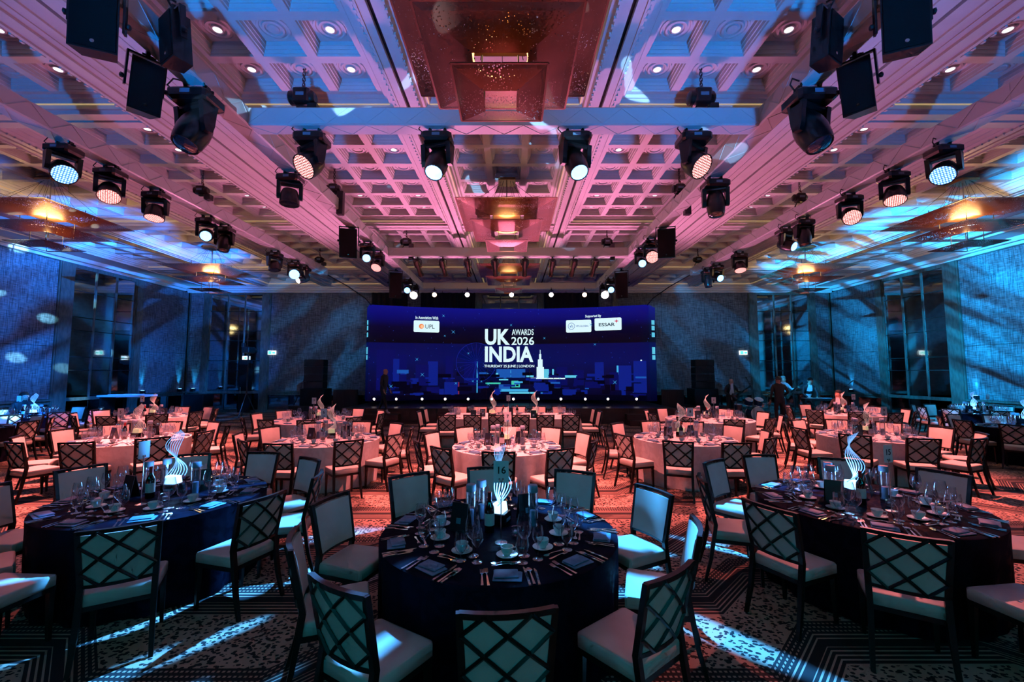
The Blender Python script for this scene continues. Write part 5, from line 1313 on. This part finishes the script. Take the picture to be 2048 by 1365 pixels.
person('person in black leaning over the dark table by the door-side windows', FACE(-14.75, 12.9, 1.3, .09), joints(.16, {'l': ((-.19, -.08, .97), (-.27, -.18, .74), (-.16, -.42, .76), (-.13, -.49, .78)), 'r': ((.19, -.08, .97), (.27, -.18, .74), (.16, -.42, .76), (.13, -.49, .78))}, seat=True), lambda c: 1, 'hair')

# ------------------------------------------------------------------ band gear
def guitar(label, mtx, m_='guitar'):
    t = thing('guitar', label, 'guitar', mtx, 'guitars held by the band')
    out = [(.0, -.20), (.13, -.19), (.17, -.09), (.11, .02), (.13, .13), (.05, .17), (0, .14), (-.05, .17), (-.13, .12), (-.11, .02), (-.17, -.09), (-.13, -.19)]
    b = link('guitar_body', MB().loft([[(x, y, z) for x, y in out] for z in (-.022, .022)]).mesh('guitar_body', m_, False), t)
    link('bridge', MB().box(-.03, .03, -.10, -.08, .022, .03).mesh('bridge', 'chrome'), b)
    link('neck', MB().box(-.025, .025, .12, .72, .0, .025).mesh('neck', 'wood'), t)
    link('headstock', MB().hexa([(-.03, .72, 0), (.03, .72, 0), (.05, .88, 0), (-.03, .90, 0), (-.03, .72, .018), (.03, .72, .018), (.05, .88, .018), (-.03, .90, .018)]).mesh('headstock', 'wood'), t)
def GM(x, y, z, rz, roll): return Matrix.Translation((x, y, z)) @ Matrix.Rotation(rz, 4, 'Z') @ Matrix.Rotation(pi / 2, 4, 'X') @ Matrix.Rotation(roll, 4, 'Z')
guitar('dark bass guitar held by the tuxedoed player', GM(9.03, 17.32, 1.04, .35, -1.1))
guitar('dark guitar slung across the white-shirted player', GM(11.75, 18.27, 1.08, .2, -1.0))
t = thing('drum_kit', 'drum kit with pale front skin beside the band', 'drum kit', Matrix.Translation((10.0, 17.7, 0)))
def drum(nm, x, y, z, r, h_, rx, m_='drum'):
    mt = Matrix.Translation((x, y, z)) @ Matrix.Rotation(rx, 4, 'X')
    d = link(nm, MB().lathe([(r, -h_ / 2), (r, h_ / 2)], 22).mesh(nm, m_, True), t, mt)
    link('skin_head', MB().lathe([(.001, h_ / 2 + .004), (r * .97, h_ / 2 + .002)], 22, caps=False).mesh('skin_head', 'paper', True), d)
    for q in (-1, 1): link('hoop', MB().loft([[((r + .012 * cos(b)) * cos(a), (r + .012 * cos(b)) * sin(a), q * h_ / 2 + .012 * sin(b)) for b in (0, pi / 2, pi, 3 * pi / 2)] for a in [2 * pi * j / 22 for j in range(22)]], closed=True).mesh('hoop', 'chrome', True), d)
drum('bass_drum', .0, .0, .30, .29, .42, pi / 2); drum('tom_drum', -.20, .1, .78, .16, .22, .5); drum('tom_drum', .20, .1, .78, .17, .24, .5); drum('floor_tom', -.55, .35, .45, .21, .40, .05); drum('snare_drum', .45, .35, .62, .18, .15, .1, 'chrome')
for x, y, z in ((-.65, .2, 1.22), (.62, .15, 1.15), (.85, .45, 1.02)):
    c = link('cymbal_stand', MB().tube([(x, y, 0), (x, y, z)], .011, 5).mesh('cymbal_stand', 'chrome'), t)
    link('cymbal', MB().lathe([(.001, .03), (.04, .02), (.22, .0), (.22, -.003), (.001, .015)], 18).xform(Matrix.Translation((x, y, z)) @ Matrix.Rotation(.25, 4, 'X')).mesh('cymbal', 'brass', True), c)
t = thing('stage_keyboard', 'keyboard on a folding stand below the bending player', 'keyboard', Matrix.Translation((12.15, 17.05, 0)))
link('key_case', MB().soft(-.62, .62, -.15, .15, .88, .97, .01).mesh('key_case', 'black'), t); link('white_keys', MB().box(-.58, .58, .0, .13, .971, .976).mesh('white_keys', 'china'), t)
for q in (-1, 1): link('stand_leg', MB().bar((-.40 * q, .1 * q, 0), (.40 * q, .1 * q, .88), .04, .03).mesh('stand_leg', 'black'), t)
for i, (x, y, h_, rz) in enumerate(((9.3, 16.55, 1.5, .7), (11.3, 17.2, 1.4, -.5), (13.1, 17.3, 1.35, 1.9))):
    t = thing('microphone_stand', f'boom microphone stand among the band, {("by the bass player", "by the guitarist", "by the keyboard")[i]}', 'microphone stand', Matrix.Translation((x, y, 0)) @ Matrix.Rotation(rz, 4, 'Z'), 'band microphone stands')
    for k in range(3): a = 2 * pi * k / 3; link('leg', MB().tube([(0, 0, .18), (.28 * cos(a), .28 * sin(a), .0)], .009, 5).mesh('leg', 'black'), t)
    link('pole', MB().tube([(0, 0, .15), (0, 0, h_ - .2)], .010, 5).mesh('pole', 'black'), t); link('boom', MB().tube([(.25, 0, h_ - .35), (-.55, 0, h_ + .25)], .008, 5).mesh('boom', 'black'), t)
    link('microphone', MB().lathe([(.012, -.10), (.02, .02), (.024, .05), (.01, .07)], 8).xform(Matrix.Translation((-.58, 0, h_ + .28)) @ Matrix.Rotation(-.9, 4, 'Y')).mesh('microphone', 'black', True), t)

# ------------------------------------------------------------------ along the door-side wall
t = thing('serving_counter', 'tall blue-lit counter with papers against the door-side wall', 'counter', Matrix.Translation((-14.4, 16.2, 0)))
link('counter_top', MB().soft(-.95, .75, -.35, .35, 1.08, 1.15, .01).mesh('counter_top', 'paper'), t)
for x in (-.85, .65): link('leg', MB().box(x - .04, x + .04, -.28, .28, 0, 1.08).mesh('leg', 'black'), t)
link('lower_shelf', MB().box(-.8, .6, -.28, .28, .45, .49).mesh('lower_shelf', 'black'), t)
for i, (x, y) in enumerate(((-14.9, 16.1), (-14.5, 16.25), (-14.0, 16.1))):
    tag(link('paper_pile', MB().soft(-.16, .16, -.11, .11, 0, .02 + .008 * i, .003).mesh('paper_pile', 'paper'), None, TR(x, y, 1.1505, .3 * i)), f'flat pile of white papers on the tall counter, {ORD[i]} from the wall', 'paper', 'papers on the counter')
t = thing('camera_tripod', 'tall black stand with a bulky camera before the mirrored doorway', 'tripod', Matrix.Translation((-11.75, 19.0, 0)))
for k in range(3): a = 2 * pi * k / 3 + .4; link('leg', MB().tube([(0, 0, 1.1), (.45 * cos(a), .45 * sin(a), 0)], .022, 6).mesh('leg', 'black'), t)
link('column', MB().tube([(0, 0, 1.0), (0, 0, 2.85)], .03, 8).mesh('column', 'black'), t)
mb = MB().soft(-.16, .16, -.25, .25, 2.85, 3.12, .02); mb.lathe([(.09, .0), (.09, .22), (.07, .24)], 12, (0, 0, 0)) if 0 else None
link('camera_body', mb.mesh('camera_body', 'black'), t); link('camera_lens', MB().lathe([(.09, 0), (.09, .26), (.11, .28)], 12).xform(Matrix.Translation((0, .25, 2.98)) @ Matrix.Rotation(-pi / 2, 4, 'X')).mesh('camera_lens', 'black', True), t)
link('viewfinder', MB().soft(-.24, -.14, -.15, .02, 3.10, 3.30, .01).mesh('viewfinder', 'black'), t)
tag(link('equipment_case', MB().soft(-.45, .45, -.35, .35, 0, 1.0, .02).mesh('equipment_case', 'blackm'), None, TR(-14.3, 19.6, 0)), 'black upright flight case beside the mirrored doorway', 'case')

# wall uplights
def uplight(x, y, z, aim, label, m_='cool_emit', beam=(CYAN, 60, 40)):
    t = thing('wall_uplight', label, 'uplight', Matrix.Translation((x, y, z)), 'uplights along the walls')
    link('lamp_body', MB().soft(-.09, .09, -.07, .07, 0, .14, .01).mesh('lamp_body', 'black'), t); link('lens', MB().lathe([(.065, .1405), (.06, .15), (.001, .153)], 12).mesh('lens', m_, True), t)
    light('uplight_beam', 'SPOT', (x, y, z + .2), beam[0], beam[1], aim=aim, size=.05, spot=beam[2], blend=.8)
# salmon table washes from lamps along the trusses
for i_, (x_, y_, tx, ty, pw) in enumerate(((-3.9, 9.2, -3.4, 8.0, 700), (3.7, 9.2, 3.3, 8.2, 700), (-1.5, 6.5, -.1, 7.4, 600), (1.4, 6.5, -.1, 7.4, 600), (-7.0, 9.0, -7.1, 8.0, 900), (6.9, 9.15, 7.0, 8.4, 900),
                                            (-2.0, 13.0, -.6, 12.2, 600), (1.8, 13.0, .5, 12.2, 600), (-4.0, 12.15, -5.1, 11.4, 800), (3.8, 11.85, 5.2, 11.5, 800), (-7.0, 13.0, -9.6, 12.1, 900), (6.9, 13.4, 9.6, 13.0, 900))):
    light('table_wash', 'SPOT', (x_, y_, 5.3), SALM, pw * 5.2, aim=(tx, ty, .4), size=.12, spot=56, blend=.7)
for s_ in (-1, 1):
    for i_, (y_, ty, tz, pw) in enumerate(((6.0, 9.5, 3.2, 3000), (10.5, 13.8, 3.4, 3000), (13.5, 18.5, 3.4, 2500))):
        if s_ < 0: gb = G(scale=(1.4, 5.0), rot=-.6, lo=.45, hi=.62, dist=.8, floor=.03, seed=2.0 * i_ - 1)
        else: gb = G(scale=(1.3, 9.0), rot=.65, lo=.46, hi=.60, dist=1.0, floor=.02, seed=2.0 * i_ + 1, detail=2.0)
        light('wall_pattern', 'SPOT', (RC + s_ * 7.2, y_, 5.1), (.0, .17, .85) if s_ < 0 else (.0, .36, .92), pw * (4.5 if s_ < 0 else 5.5), aim=(RC + s_ * 16.2, ty, tz), size=.02, spot=70, blend=.6, gobo=gb)
    light('wall_pattern', 'SPOT', (RC + s_ * 5.5, 13.0, 5.0), (.0, .30, .75), 3000, aim=(RC + s_ * 10.5, 21.4, 3.2), size=.02, spot=56, blend=.8, gobo=G(scale=(2.2, 7.0), rot=.7 * s_, lo=.44, hi=.62, dist=.9, floor=.15, seed=9.0 + s_))
    # added spots behind the camera draw white slivers on the near ceiling
    light('added_sliver_spot', 'SPOT', (RC + s_ * 2.0, -.8, 2.2), (.30, .62, 1.0), 5000, aim=(RC + s_ * 2.6, 5.4, 6.5), size=.01, spot=44, blend=.3, gobo=G(scale=(7, 22), rot=.5 * s_, lo=.69, hi=.70, dist=.3, seed=5.0 + s_, detail=0.5))
light('wall_dots', 'SPOT', (RC - 7.2, 8.0, 5.0), (.25, .70, 1.0), 26000, aim=(RC - 16.2, 12.5, 2.8), size=.01, spot=52, blend=.3, gobo=G(scale=(6, 9), lo=.10, hi=.16, seed=1.3, kind='DOTS'))
UB = (CYAN, 260, 34)
uplight(RC - WX + .10, 18.95, 1.052, (RC - WX - .02, 18.95, 2.8), 'blue uplight on the ledge beside the tall mirror, door side', beam=UB)
uplight(RC - WX + .12, 21.05, 1.052, (RC - WX - .02, 21.05, 2.8), 'blue uplight on the ledge in the corner, door side', beam=UB)
uplight(RC - WX + .50, 21.4, 1.052, (RC - WX + .50, 21.52, 2.8), 'blue uplight on the ledge of the end wall near the corner, door side', beam=UB)
uplight(RC + WX - .10, 20.35, 1.052, (RC + WX + .02, 20.35, 2.8), 'blue uplight on the ledge between corner and tall mirror, band side', beam=UB)
uplight(RC + WX - .10, 14.9, 1.052, (RC + WX + .02, 14.9, 2.8), 'glaring cyan uplight on the ledge by the bronze post', beam=UB)
